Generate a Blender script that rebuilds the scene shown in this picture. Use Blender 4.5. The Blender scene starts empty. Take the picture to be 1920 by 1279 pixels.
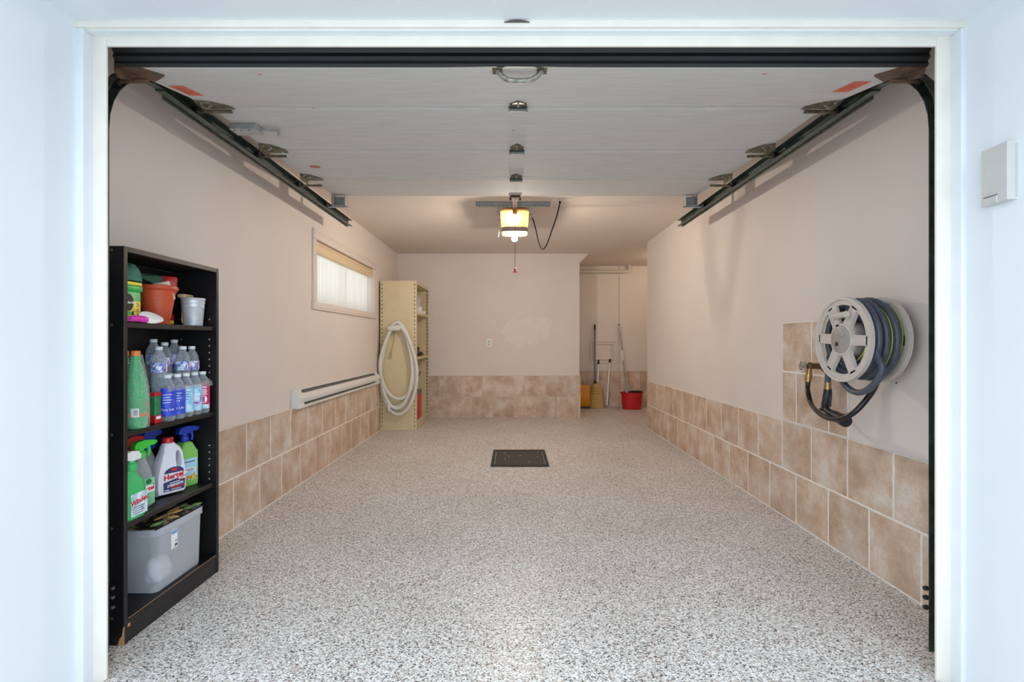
import bpy, bmesh, math, random
from mathutils import Vector, Matrix
random.seed(7)
sc = bpy.context.scene
C = sc.collection
PI = math.pi

# ------------------------------------------------------------------ camera
F = 935.0                      # focal length in pixels of the 1920-wide frame
CAMZ = 1.12
cam_d = bpy.data.cameras.new('camera'); cam_d.sensor_width = 36.0; cam_d.sensor_fit = 'HORIZONTAL'
cam_d.lens = F / 1920 * 36.0; cam_d.clip_start = 0.02; cam_d.clip_end = 200
cam = bpy.data.objects.new('camera', cam_d); C.objects.link(cam)
cam.location = (0, 0, CAMZ); cam.rotation_euler = (PI / 2, 0, 0)
sc.camera = cam

# ------------------------------------------------------------------ world, exposure
w = bpy.data.worlds.new('overcast_sky'); sc.world = w; w.use_nodes = True
bgn = w.node_tree.nodes['Background']
bgn.inputs[0].default_value = (0.80, 0.91, 1.0, 1); bgn.inputs[1].default_value = 3.12
LAMP_BULB = 1680.0
LAMP_LENS = 150.0
sc.view_settings.view_transform = 'Standard'; sc.view_settings.look = 'None'
sc.view_settings.exposure = 0.0; sc.view_settings.gamma = 1.0; sc.view_settings.use_curve_mapping = False
sc.cycles.use_denoising = True
sc.cycles.use_adaptive_sampling = True; sc.cycles.adaptive_threshold = 0.04
sc.cycles.max_bounces = 8; sc.cycles.diffuse_bounces = 5; sc.cycles.glossy_bounces = 4
sc.cycles.transparent_max_bounces = 16; sc.cycles.transmission_bounces = 8
sc.cycles.sample_clamp_indirect = 6.0
sc.cycles.caustics_reflective = False; sc.cycles.caustics_refractive = False

# ------------------------------------------------------------------ materials
def lin(c):
    c = c / 255.0
    return c / 12.92 if c <= 0.04045 else ((c + 0.055) / 1.055) ** 2.4
def rgb(t): return (lin(t[0]), lin(t[1]), lin(t[2]), 1)
MATS = {}
def M(name, col, rough=0.5, metal=0.0, var=0.06, scale=14.0, bump=0.0, bscale=120.0, stretch=(1, 1, 1), col2=None, spec=0.5, coat=0.0):
    if name in MATS: return MATS[name]
    m = bpy.data.materials.new(name); m.use_nodes = True; nt = m.node_tree; N = nt.nodes; L = nt.links
    b = N['Principled BSDF']; b.inputs['Roughness'].default_value = rough; b.inputs['Metallic'].default_value = metal
    b.inputs['Specular IOR Level'].default_value = spec; b.inputs['Coat Weight'].default_value = coat
    c = rgb(col)
    geo = N.new('ShaderNodeNewGeometry')
    mp = N.new('ShaderNodeVectorMath'); mp.operation = 'MULTIPLY'; mp.inputs[1].default_value = stretch
    L.new(geo.outputs['Position'], mp.inputs[0])
    n = N.new('ShaderNodeTexNoise'); n.inputs['Scale'].default_value = scale; n.inputs['Detail'].default_value = 5
    L.new(mp.outputs[0], n.inputs['Vector'])
    r = N.new('ShaderNodeValToRGB'); r.color_ramp.elements[0].position = 0.3; r.color_ramp.elements[1].position = 0.7
    if col2: a, d = c, rgb(col2)
    else:
        a = tuple(min(1, x * (1 - var)) for x in c[:3]) + (1,); d = tuple(min(1, x * (1 + var)) for x in c[:3]) + (1,)
    r.color_ramp.elements[0].color = a; r.color_ramp.elements[1].color = d
    L.new(n.outputs['Fac'], r.inputs[0]); L.new(r.outputs[0], b.inputs['Base Color'])
    if bump:
        n2 = N.new('ShaderNodeTexNoise'); n2.inputs['Scale'].default_value = bscale; n2.inputs['Detail'].default_value = 3
        L.new(mp.outputs[0], n2.inputs['Vector'])
        bp = N.new('ShaderNodeBump'); bp.inputs['Strength'].default_value = bump; bp.inputs['Distance'].default_value = 0.01
        L.new(n2.outputs['Fac'], bp.inputs['Height']); L.new(bp.outputs[0], b.inputs['Normal'])
    MATS[name] = m
    return m
def EM(name, col, strength):
    m = bpy.data.materials.new(name); m.use_nodes = True; nt = m.node_tree
    b = nt.nodes['Principled BSDF']; b.inputs['Base Color'].default_value = (0.8, 0.75, 0.6, 1)
    b.inputs['Emission Color'].default_value = rgb(col); b.inputs['Emission Strength'].default_value = strength
    MATS[name] = m; return m
def CLEAR(name, col, opacity=0.3, rough=0.08, bump=0.0, bscale=60):
    """thin clear or milky plastic: see-through film mixed with a tinted glossy body"""
    m = bpy.data.materials.new(name); m.use_nodes = True; nt = m.node_tree; N = nt.nodes; L = nt.links
    b = N['Principled BSDF']; b.inputs['Base Color'].default_value = rgb(col); b.inputs['Roughness'].default_value = rough
    t = N.new('ShaderNodeBsdfTransparent')
    tc = rgb(col); t.inputs[0].default_value = tuple(0.35 + 0.65 * x for x in tc[:3]) + (1,)
    mx = N.new('ShaderNodeMixShader'); lw = N.new('ShaderNodeLayerWeight'); lw.inputs['Blend'].default_value = 0.35
    ma = N.new('ShaderNodeMath'); ma.operation = 'MULTIPLY_ADD'; ma.inputs[1].default_value = 0.6; ma.inputs[2].default_value = opacity; ma.use_clamp = True
    L.new(lw.outputs['Facing'], ma.inputs[0]); L.new(ma.outputs[0], mx.inputs[0])
    L.new(t.outputs[0], mx.inputs[1]); L.new(b.outputs[0], mx.inputs[2])
    if bump:
        g = N.new('ShaderNodeNewGeometry'); n2 = N.new('ShaderNodeTexNoise'); n2.inputs['Scale'].default_value = bscale
        L.new(g.outputs['Position'], n2.inputs['Vector'])
        bp = N.new('ShaderNodeBump'); bp.inputs['Strength'].default_value = bump; bp.inputs['Distance'].default_value = 0.02
        L.new(n2.outputs['Fac'], bp.inputs['Height']); L.new(bp.outputs[0], b.inputs['Normal']); L.new(bp.outputs[0], lw.inputs['Normal'])
    L.new(mx.outputs[0], N['Material Output'].inputs[0])
    MATS[name] = m; return m

def tile_material():
    m = bpy.data.materials.new('beige_ceramic_tile'); m.use_nodes = True; nt = m.node_tree; N = nt.nodes; L = nt.links
    b = N['Principled BSDF']; b.inputs['Roughness'].default_value = 0.42; b.inputs['Specular IOR Level'].default_value = 0.35
    g = N.new('ShaderNodeNewGeometry'); oi = N.new('ShaderNodeObjectInfo')
    ml = N.new('ShaderNodeMath'); ml.operation = 'MULTIPLY'; ml.inputs[1].default_value = 37.0; L.new(oi.outputs['Random'], ml.inputs[0])
    ad = N.new('ShaderNodeVectorMath'); ad.operation = 'ADD'; L.new(g.outputs['Position'], ad.inputs[0]); L.new(ml.outputs[0], ad.inputs[1])
    n1 = N.new('ShaderNodeTexNoise'); n1.inputs['Scale'].default_value = 5.5; n1.inputs['Detail'].default_value = 7; n1.inputs['Roughness'].default_value = 0.62
    L.new(ad.outputs[0], n1.inputs['Vector'])
    r1 = N.new('ShaderNodeValToRGB'); e = r1.color_ramp.elements
    e[0].position = 0.33; e[0].color = rgb((187, 158, 134)); e[1].position = 0.68; e[1].color = rgb((228, 217, 208))
    k = e.new(0.5); k.color = rgb((211, 187, 167))
    L.new(n1.outputs['Fac'], r1.inputs[0])
    n2 = N.new('ShaderNodeTexNoise'); n2.inputs['Scale'].default_value = 85; n2.inputs['Detail'].default_value = 4; L.new(ad.outputs[0], n2.inputs['Vector'])
    r2 = N.new('ShaderNodeValToRGB'); r2.color_ramp.elements[0].position = 0.35; r2.color_ramp.elements[1].position = 0.65
    r2.color_ramp.elements[0].color = (0.9, 0.885, 0.87, 1); r2.color_ramp.elements[1].color = (1, 1, 1, 1)
    L.new(n2.outputs['Fac'], r2.inputs[0])
    mx = N.new('ShaderNodeMix'); mx.data_type = 'RGBA'; mx.blend_type = 'MULTIPLY'; mx.inputs[0].default_value = 1
    L.new(r1.outputs[0], mx.inputs[6]); L.new(r2.outputs[0], mx.inputs[7])
    hv = N.new('ShaderNodeHueSaturation')
    mr = N.new('ShaderNodeMapRange'); mr.inputs[3].default_value = 0.93; mr.inputs[4].default_value = 1.06; L.new(oi.outputs['Random'], mr.inputs[0])
    L.new(mr.outputs[0], hv.inputs['Value']); L.new(mx.outputs[2], hv.inputs['Color']); L.new(hv.outputs[0], b.inputs['Base Color'])
    bp = N.new('ShaderNodeBump'); bp.inputs['Strength'].default_value = 0.12; bp.inputs['Distance'].default_value = 0.004
    L.new(n2.outputs['Fac'], bp.inputs['Height']); L.new(bp.outputs[0], b.inputs['Normal'])
    return m

def flake_floor_material():
    m = bpy.data.materials.new('speckled_flake_floor'); m.use_nodes = True; nt = m.node_tree; N = nt.nodes; L = nt.links
    b = N['Principled BSDF']; b.inputs['Roughness'].default_value = 0.38; b.inputs['Specular IOR Level'].default_value = 0.4
    g = N.new('ShaderNodeNewGeometry')
    nz = N.new('ShaderNodeTexNoise'); nz.inputs['Scale'].default_value = 260; L.new(g.outputs['Position'], nz.inputs['Vector'])
    sb = N.new('ShaderNodeVectorMath'); sb.operation = 'SCALE'; sb.inputs['Scale'].default_value = 0.004; L.new(nz.outputs['Color'], sb.inputs[0])
    ad = N.new('ShaderNodeVectorMath'); ad.operation = 'ADD'; L.new(g.outputs['Position'], ad.inputs[0]); L.new(sb.outputs[0], ad.inputs[1])
    v = N.new('ShaderNodeTexVoronoi'); v.inputs['Scale'].default_value = 205; L.new(ad.outputs[0], v.inputs['Vector'])
    sp = N.new('ShaderNodeSeparateColor'); L.new(v.outputs['Color'], sp.inputs[0])
    r = N.new('ShaderNodeValToRGB'); r.color_ramp.interpolation = 'CONSTANT'; e = r.color_ramp.elements
    cols = [(0.0, (52, 50, 50)), (0.06, (130, 126, 124)), (0.17, (190, 170, 156)), (0.28, (198, 194, 192)), (0.48, (224, 221, 218)), (0.68, (242, 241, 240)), (0.85, (252, 252, 252))]
    e[0].position = 0; e[0].color = rgb(cols[0][1]); e[1].position = cols[1][0]; e[1].color = rgb(cols[1][1])
    for p, c in cols[2:]:
        k = e.new(p); k.color = rgb(c)
    L.new(sp.outputs[0], r.inputs[0])
    n2 = N.new('ShaderNodeTexNoise'); n2.inputs['Scale'].default_value = 1.6; n2.inputs['Detail'].default_value = 6; L.new(g.outputs['Position'], n2.inputs['Vector'])
    r2 = N.new('ShaderNodeValToRGB'); r2.color_ramp.elements[0].position = 0.3; r2.color_ramp.elements[1].position = 0.62
    r2.color_ramp.elements[0].color = (0.90, 0.885, 0.87, 1); r2.color_ramp.elements[1].color = (1, 1, 1, 1)
    L.new(n2.outputs['Fac'], r2.inputs[0])
    mx = N.new('ShaderNodeMix'); mx.data_type = 'RGBA'; mx.blend_type = 'MULTIPLY'; mx.inputs[0].default_value = 1
    L.new(r.outputs[0], mx.inputs[6]); L.new(r2.outputs[0], mx.inputs[7]); L.new(mx.outputs[2], b.inputs['Base Color'])
    bp = N.new('ShaderNodeBump'); bp.inputs['Strength'].default_value = 0.25; bp.inputs['Distance'].default_value = 0.002
    L.new(sp.outputs[1], bp.inputs['Height']); L.new(bp.outputs[0], b.inputs['Normal'])
    return m

def print_material(name, ramp, scale=30, stretch=(1, 1, 1), rough=0.45):
    m = bpy.data.materials.new(name); m.use_nodes = True; nt = m.node_tree; N = nt.nodes; L = nt.links
    b = N['Principled BSDF']; b.inputs['Roughness'].default_value = rough
    g = N.new('ShaderNodeNewGeometry'); mp = N.new('ShaderNodeVectorMath'); mp.operation = 'MULTIPLY'; mp.inputs[1].default_value = stretch
    L.new(g.outputs['Position'], mp.inputs[0])
    v = N.new('ShaderNodeTexNoise'); v.inputs['Scale'].default_value = scale; v.inputs['Detail'].default_value = 3; L.new(mp.outputs[0], v.inputs['Vector'])
    r = N.new('ShaderNodeValToRGB'); e = r.color_ramp.elements
    e[0].position = ramp[0][0]; e[0].color = rgb(ramp[0][1]); e[1].position = ramp[1][0]; e[1].color = rgb(ramp[1][1])
    for p, c in ramp[2:]:
        k = e.new(p); k.color = rgb(c)
    L.new(v.outputs['Fac'], r.inputs[0]); L.new(r.outputs[0], b.inputs['Base Color'])
    MATS[name] = m; return m

WALL = M('pink_beige_wall_paint', (225, 215, 209), 0.6, var=0.025, scale=2.2, bump=0.05, bscale=160)
CEIL = M('ceiling_paint', (224, 212, 203), 0.75, var=0.02, scale=2.0, bump=0.04, bscale=140)
WHITE_OUT = M('white_outdoor_paint', (230, 236, 242), 0.42, var=0.02, scale=1.4, bump=0.03, bscale=40)
CREAM_TRIM = M('cream_trim_paint', (236, 232, 222), 0.45, var=0.04, scale=9, bump=0.05, bscale=60)
WHITE_TRIM = M('white_vinyl_trim', (228, 232, 238), 0.4, var=0.03, scale=6)
TILE = tile_material()
GROUT = M('pale_grout', (238, 232, 226), 0.8, var=0.06, scale=40, bump=0.15, bscale=200)
FLOOR = flake_floor_material()
CONCRETE = M('driveway_concrete', (204, 202, 198), 0.8, var=0.1, scale=3, bump=0.1)
BLACKWOOD = M('black_laminate', (19, 18, 21), 0.42, var=0.3, scale=30, bump=0.06, bscale=180)
RAWWOOD = M('raw_particle_board', (186, 142, 104), 0.8, var=0.15, scale=90)
DOORPANEL = M('grey_white_door_skin', (204, 203, 202), 0.8, var=0.07, scale=16, stretch=(0.35, 5, 1), bump=0.08, bscale=40, spec=0.15)
SEAL = M('black_rubber', (24, 24, 26), 0.45, var=0.35, scale=25, stretch=(0.3, 12, 12), bump=0.1, bscale=40)
GALV = M('dull_galvanised_steel', (112, 118, 112), 0.42, 0.75, var=0.25, scale=30, bump=0.05)
GALVL = M('bright_galvanised_steel', (176, 180, 182), 0.38, 0.6, var=0.15, scale=30)
TRACKM = M('green_grey_track_steel', (78, 88, 82), 0.42, 0.6, var=0.35, scale=18, bump=0.05)
HINGE = M('oily_hinge_steel', (112, 106, 88), 0.4, 0.55, var=0.5, scale=45, bump=0.1)
RUST = M('rusty_bracket', (84, 80, 74), 0.65, 0.4, col2=(124, 86, 60), scale=45, bump=0.15)
ROLLER = M('black_nylon', (34, 34, 34), 0.4, var=0.2)
ORANGE_STK = M('orange_sticker', (230, 106, 78), 0.5, var=0.1, scale=70, stretch=(1, 3, 1))
REDDOT = M('red_dot_sticker', (226, 70, 50), 0.5)
BROWNST = M('brown_oval_sticker', (170, 110, 96), 0.5, var=0.3, scale=60)
CREAM_METAL = M('cream_painted_steel', (212, 196, 160), 0.42, var=0.05, scale=8)
DARKSLOT = M('dark_slot', (48, 40, 30), 0.8)
HOSEWHITE = M('white_ribbed_hose_plastic', (216, 216, 208), 0.42, var=0.06, scale=40, bump=0.1, bscale=200)
CHROME = M('chrome', (200, 200, 200), 0.2, 1.0)
HEATW = M('white_heater_enamel', (228, 228, 226), 0.35, var=0.03)
HEATD = M('grey_heater_fins', (128, 124, 118), 0.5, 0.5, var=0.25, scale=60)
BLINDW = None
CASING = M('pink_window_casing', (226, 214, 206), 0.5, var=0.02)
VALANCE = M('cream_valance', (226, 204, 170), 0.55, var=0.05, scale=8, stretch=(1, 0.2, 6))
REELP = M('taupe_reel_plastic', (201, 191, 183), 0.45, var=0.04, scale=12)
REELD = M('grey_reel_hub', (158, 150, 144), 0.5, var=0.06)
GHOSE = M('slate_garden_hose', (72, 80, 92), 0.42, var=0.14, scale=60, bump=0.08, bscale=300)
STRIPE = M('lime_stripe', (206, 220, 40), 0.4)
BLACKHOSE = M('black_leader_hose', (22, 22, 26), 0.3, var=0.2)
BRASS = M('brass', (176, 146, 96), 0.35, 0.85, var=0.25, scale=60)
COPPER = M('tarnished_copper', (140, 84, 52), 0.45, 0.7, col2=(60, 96, 74), scale=30)
NOZZLE = M('dark_nozzle_plastic', (34, 36, 44), 0.32, var=0.25, scale=60, bump=0.12, bscale=160)
PLASTW = M('white_plastic', (236, 236, 234), 0.4, var=0.02)
PLASTG = M('grey_plastic', (198, 199, 198), 0.45, var=0.03)
MATDARK = M('dark_rubber_cover', (66, 62, 60), 0.6, var=0.2, scale=40, bump=0.3, bscale=110)
MATRIM = M('black_cover_rim', (38, 37, 38), 0.55, var=0.25, scale=30, bump=0.2, bscale=90)
CORDBLK = M('black_cord', (20, 19, 20), 0.9, spec=0.05)
BRONZE = M('bronze_painted_steel', (82, 54, 34), 0.85, 0.0, var=0.35, scale=22)
OPENER_GREY = M('opener_grey_band', (150, 140, 132), 0.5, var=0.08)
REDPLAST = M('red_plastic', (196, 26, 36), 0.35, var=0.08)
STRAW = M('broom_straw', (196, 164, 104), 0.75, var=0.3, scale=20, stretch=(14, 14, 0.6), bump=0.4, bscale=40)
STEEL_DARK = M('dark_steel_pole', (126, 126, 128), 0.35, 0.7)
ALU = M('aluminium_pole', (178, 178, 180), 0.32, 0.7)
YELLOWP = M('yellow_orange_plastic', (226, 150, 22), 0.42, var=0.12, scale=20)
TERRA = M('terracotta_plastic', (206, 84, 50), 0.42, var=0.05, scale=10)
PAILM = M('galvanised_pail', (208, 215, 222), 0.42, 0.35, var=0.14, scale=28)
GREENTUB = M('green_tub_plastic', (40, 170, 78), 0.4)
YELLOW = M('yellow_lid_plastic', (240, 222, 60), 0.4)
DKGREEN = M('dark_green_cloth', (66, 116, 96), 0.8, var=0.15, scale=25, bump=0.2)
PINK = M('pink_plastic', (222, 50, 176), 0.35)
TAN = M('tan_bristle', (206, 178, 132), 0.7, var=0.2, scale=90, stretch=(1, 1, 4))
PAPER = M('cream_card', (230, 216, 188), 0.6, var=0.05)
ORANGECAP = M('orange_cap', (232, 132, 72), 0.4)
WATERCLR = CLEAR('clear_bottle_plastic', (214, 222, 230), 0.22, 0.12, 0.5, 70)
GREENCLR = CLEAR('green_bottle_plastic', (60, 206, 128), 0.75, 0.1, 0.25, 40)
WRAP = CLEAR('crinkled_clear_wrap', (236, 240, 240), 0.07, 0.12, 1.0, 70)
BINCLR = CLEAR('milky_bin_plastic', (226, 230, 238), 0.30, 0.25, 0.05, 20)
SPRAYCLR = CLEAR('clear_spray_bottle_plastic', (210, 214, 214), 0.3, 0.15, 0.2, 40)
CAPW = M('bottle_cap_white', (222, 228, 234), 0.4)
LBLUE = print_material('blue_water_label', [(0.3, (44, 66, 190)), (0.7, (70, 96, 214)), (0.52, (50, 76, 204))], 40)
LSKY = print_material('sky_blue_water_label', [(0.3, (120, 190, 232)), (0.75, (230, 242, 250)), (0.5, (170, 216, 240))], 45)
LWHITE = print_material('white_blue_water_label', [(0.36, (52, 96, 200)), (0.56, (226, 236, 248))], 60)
LPINK = M('pink_water_label', (196, 52, 112), 0.45)
INKBLUE = M('blue_ink', (30, 70, 176), 0.45)
INKNAVY = M('navy_ink', (48, 56, 108), 0.45)
INKRED = M('red_ink', (206, 36, 44), 0.45)
INKBLK = M('black_ink', (26, 24, 28), 0.5)
INKWHITE = M('white_ink', (244, 244, 246), 0.45)
INKMAG = M('magenta_ink', (196, 60, 170), 0.45)
CLEANGREEN = M('spray_bottle_green', (64, 186, 108), 0.35, var=0.04)
LIMEGREEN = M('lime_sprayer_green', (130, 200, 96), 0.4, var=0.04)
TRIGGREEN = M('trigger_green', (66, 202, 66), 0.38)
TRIGBLUE = M('trigger_blue', (30, 62, 176), 0.38)
TRIGRED = M('trigger_red', (204, 36, 40), 0.38)
JUGWHITE = M('white_jug_plastic', (226, 226, 238), 0.4, var=0.02)
LABELPIC = print_material('picture_label', [(0.34, (150, 196, 214)), (0.62, (236, 242, 246))], 42)
FLOWERPIC = print_material('flower_print', [(0.40, (234, 150, 30)), (0.6, (250, 236, 150)), (0.5, (240, 200, 60)), (0.46, (90, 70, 40))], 95)
SKYLABEL = M('light_blue_label', (170, 214, 238), 0.45)
BAGWHITE = M('white_bag', (232, 232, 234), 0.6, var=0.04, bump=0.3, bscale=30)
LEAFCLOTH = print_material('leaf_print_cloth', [(0.36, (36, 34, 32)), (0.64, (150, 140, 116)), (0.47, (60, 54, 48)), (0.54, (110, 92, 66))], 38, rough=0.75)
LEAFTAN = M('tan_leaf_print', (188, 146, 88), 0.7, var=0.3, scale=60)
LEAFGRN = M('green_leaf_print', (112, 140, 84), 0.7, var=0.3, scale=60)
GREYBROWN = M('brown_grey_plastic', (92, 84, 78), 0.4, var=0.2)
PVC = M('painted_pipe', (214, 204, 192), 0.45, var=0.03)
DARKTOOL = M('dark_tool', (44, 40, 38), 0.5, 0.3, var=0.3, scale=60)

def slat_material():
    m = bpy.data.materials.new('translucent_blind_vinyl'); m.use_nodes = True; nt = m.node_tree; N = nt.nodes; L = nt.links
    b = N['Principled BSDF']; b.inputs['Base Color'].default_value = rgb((244, 244, 242)); b.inputs['Roughness'].default_value = 0.5
    t = N.new('ShaderNodeBsdfTranslucent'); t.inputs[0].default_value = rgb((246, 246, 242))
    mx = N.new('ShaderNodeMixShader'); mx.inputs[0].default_value = 0.55
    L.new(b.outputs[0], mx.inputs[1]); L.new(t.outputs[0], mx.inputs[2]); L.new(mx.outputs[0], N['Material Output'].inputs[0])
    return m
SLAT = slat_material()
def glass_material():
    m = bpy.data.materials.new('window_glass'); m.use_nodes = True; nt = m.node_tree; N = nt.nodes; L = nt.links
    t = N.new('ShaderNodeBsdfTransparent'); g = N.new('ShaderNodeBsdfGlossy'); g.inputs['Roughness'].default_value = 0.02
    lw = N.new('ShaderNodeLayerWeight'); lw.inputs['Blend'].default_value = 0.15
    mx = N.new('ShaderNodeMixShader'); L.new(lw.outputs['Fresnel'], mx.inputs[0]); L.new(t.outputs[0], mx.inputs[1]); L.new(g.outputs[0], mx.inputs[2])
    L.new(mx.outputs[0], N['Material Output'].inputs[0]); return m
GLASS = glass_material()

# ------------------------------------------------------------------ geometry helpers
def px(x, y, Y):   # world point seen at photo pixel (x, y) standing at depth Y
    return Vector(((x - 960) * Y / F, Y, CAMZ - (y - 639.5) * Y / F))
def pxX(x, y, X):  # world point seen at photo pixel (x, y) lying on the plane of constant X
    Y = X * F / (x - 960); return Vector((X, Y, CAMZ - (y - 639.5) * Y / F))
def nb(): return bmesh.new()
def box(bm, a, b, bev=0.0, seg=1, mtx=None):
    r = bmesh.ops.create_cube(bm, size=1.0); vs = r['verts']
    for v in vs:
        v.co = Vector([(a[i] + b[i]) / 2 + v.co[i] * (b[i] - a[i]) for i in range(3)])
    if bev > 0:
        es = list({e for v in vs for e in v.link_edges})
        rr = bmesh.ops.bevel(bm, geom=es, offset=bev, segments=seg, affect='EDGES', profile=0.5)
        vs = list({v for f in rr['faces'] for v in f.verts} | {v for v in vs if v.is_valid})
    if mtx is not None: bmesh.ops.transform(bm, matrix=mtx, verts=vs)
    return vs
def tube(bm, pts, r, seg=8, closed=False, cap=True, flat=None):
    pts = [Vector(p) for p in pts]; n = len(pts)
    rs = r if isinstance(r, (list, tuple)) else [r] * n
    def tan(i):
        if closed: d = pts[(i + 1) % n] - pts[(i - 1) % n]
        else: d = pts[min(i + 1, n - 1)] - pts[max(i - 1, 0)]
        return d.normalized() if d.length > 1e-9 else Vector((0, 0, 1))
    t0 = tan(0); up = Vector((0, 0, 1)) if abs(t0.z) < 0.9 else Vector((1, 0, 0))
    u = (up - t0 * up.dot(t0)).normalized(); rings = []
    for i in range(n):
        t = tan(i); u = (u - t * u.dot(t))
        u = u.normalized() if u.length > 1e-6 else t.orthogonal().normalized()
        v = t.cross(u)
        rings.append([bm.verts.new(pts[i] + (u * math.cos(2 * PI * k / seg) + v * math.sin(2 * PI * k / seg)) * rs[i]) for k in range(seg)])
    m = n if closed else n - 1
    for i in range(m):
        A, B = rings[i], rings[(i + 1) % n]
        for k in range(seg): bm.faces.new((A[k], A[(k + 1) % seg], B[(k + 1) % seg], B[k]))
    if cap and not closed:
        bm.faces.new(rings[0][::-1]); bm.faces.new(rings[-1])
    return rings
def cr(pts, sub=6, closed=False):   # Catmull-Rom
    pts = [Vector(p) for p in pts]; n = len(pts); out = []
    for i in range(n if closed else n - 1):
        if closed: p0, p1, p2, p3 = pts[i - 1], pts[i], pts[(i + 1) % n], pts[(i + 2) % n]
        else: p0, p1, p2, p3 = pts[max(i - 1, 0)], pts[i], pts[i + 1], pts[min(i + 2, n - 1)]
        for k in range(sub):
            t = k / sub
            out.append(0.5 * ((2 * p1) + (p2 - p0) * t + (2 * p0 - 5 * p1 + 4 * p2 - p3) * t * t + (3 * p1 - p0 - 3 * p2 + p3) * t ** 3))
    if not closed: out.append(pts[-1])
    return out
def lathe(bm, prof, loc=(0, 0, 0), seg=20, mtx=None, sx=1.0, sy=1.0, sq=None):
    rings = []; loc = Vector(loc)
    for r, z in prof:
        ring = []
        for k in range(seg):
            a = 2 * PI * k / seg; c, s = math.cos(a), math.sin(a)
            if sq:  # superellipse cross-section
                c = math.copysign(abs(c) ** sq, c); s = math.copysign(abs(s) ** sq, s)
            p = Vector((max(r, 1e-4) * c * sx, max(r, 1e-4) * s * sy, z))
            if mtx is not None: p = mtx @ p
            ring.append(bm.verts.new(p + loc))
        rings.append(ring)
    for A, B in zip(rings, rings[1:]):
        for k in range(seg): bm.faces.new((A[k], A[(k + 1) % seg], B[(k + 1) % seg], B[k]))
    if prof[0][0] > 1e-3: bm.faces.new(rings[0][::-1])
    if prof[-1][0] > 1e-3: bm.faces.new(rings[-1])
    return rings
def prism(bm, poly, d0, d1, axis='X'):
    """extrude polygon (a, b) along axis; X: (y,z), Y: (x,z), Z: (x,y)"""
    def P(a, b, d): return {'X': (d, a, b), 'Y': (a, d, b), 'Z': (a, b, d)}[axis]
    A = [bm.verts.new(P(a, b, d0)) for a, b in poly]; B = [bm.verts.new(P(a, b, d1)) for a, b in poly]
    n = len(poly)
    for i in range(n): bm.faces.new((A[i], A[(i + 1) % n], B[(i + 1) % n], B[i]))
    bm.faces.new(A[::-1]); bm.faces.new(B)
def ball(bm, c, r, sub=2, sc3=(1, 1, 1)):
    rr = bmesh.ops.create_icosphere(bm, subdivisions=sub, radius=r)
    for v in rr['verts']: v.co = Vector((v.co.x * sc3[0], v.co.y * sc3[1], v.co.z * sc3[2])) + Vector(c)
    return rr['verts']
def cyl(bm, a, b, r, seg=12): tube(bm, [a, b], r, seg)

def wloc(o):
    v = Vector((0, 0, 0))
    while o is not None: v = v + Vector(o.location); o = o.parent
    return v
def put(name, bm, mat, parent=None, local=False, smooth=35, kind=None, origin=None):
    """link one mesh object; vertices come in world space unless local"""
    bmesh.ops.recalc_face_normals(bm, faces=bm.faces[:])
    me = bpy.data.meshes.new(name)
    if parent is not None: off = Vector((0, 0, 0)) if local else wloc(parent)
    elif origin is not None: off = Vector(origin)
    else:
        xs = [v.co for v in bm.verts]
        off = Vector(((min(v.x for v in xs) + max(v.x for v in xs)) / 2, (min(v.y for v in xs) + max(v.y for v in xs)) / 2, min(v.z for v in xs)))
    if off.length: bmesh.ops.translate(bm, vec=-off, verts=bm.verts[:])
    bm.to_mesh(me); bm.free()
    me.materials.append(mat)
    if smooth:
        me.shade_smooth(); me.set_sharp_from_angle(angle=math.radians(smooth))
    o = bpy.data.objects.new(name, me); C.objects.link(o)
    if parent is not None: o.parent = parent
    else: o.location = off
    if kind: o['kind'] = kind
    return o
def tag(o, label, cat, group=None):
    o['label'] = label; o['category'] = cat
    if group: o['group'] = group
    return o
def thing(name, label, cat, loc, rotz=0, group=None):
    o = bpy.data.objects.new(name, None); C.objects.link(o); o.empty_display_size = 0.05
    o.location = loc; o.rotation_euler = (0, 0, rotz); return tag(o, label, cat, group)
def struct(name, bm, mat, smooth=35):
    return put(name, bm, mat, smooth=smooth, kind='structure', origin=(0, 0, 0))
def text_bm(s, size, fn, bold=0.0):
    """lettering as flat mesh; fn maps text plane (u, v) to a point; u is centred"""
    cu = bpy.data.curves.new('t', 'FONT'); cu.body = s; cu.size = size; cu.align_x = 'CENTER'; cu.align_y = 'CENTER'; cu.resolution_u = 2; cu.offset = bold
    o = bpy.data.objects.new('t', cu); C.objects.link(o); bpy.context.view_layer.update()
    me = bpy.data.meshes.new_from_object(o.evaluated_get(bpy.context.evaluated_depsgraph_get()))
    bpy.data.objects.remove(o); bpy.data.curves.remove(cu)
    bm = nb(); bm.from_mesh(me); bpy.data.meshes.remove(me)
    for v in bm.verts: v.co = Vector(fn(v.co.x, v.co.y))
    return bm
def patch(bm, fn, u0, u1, v0, v1, nu=8, nv=2):
    g = [[bm.verts.new(fn(u0 + (u1 - u0) * i / nu, v0 + (v1 - v0) * j / nv)) for i in range(nu + 1)] for j in range(nv + 1)]
    for j in range(nv):
        for i in range(nu): bm.faces.new((g[j][i], g[j][i + 1], g[j + 1][i + 1], g[j + 1][i]))
def disc(bm, fn, cu, cv, ru, rv, n=20):
    bm.faces.new([bm.verts.new(fn(cu + ru * math.cos(2 * PI * k / n), cv + rv * math.sin(2 * PI * k / n))) for k in range(n)])

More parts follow.
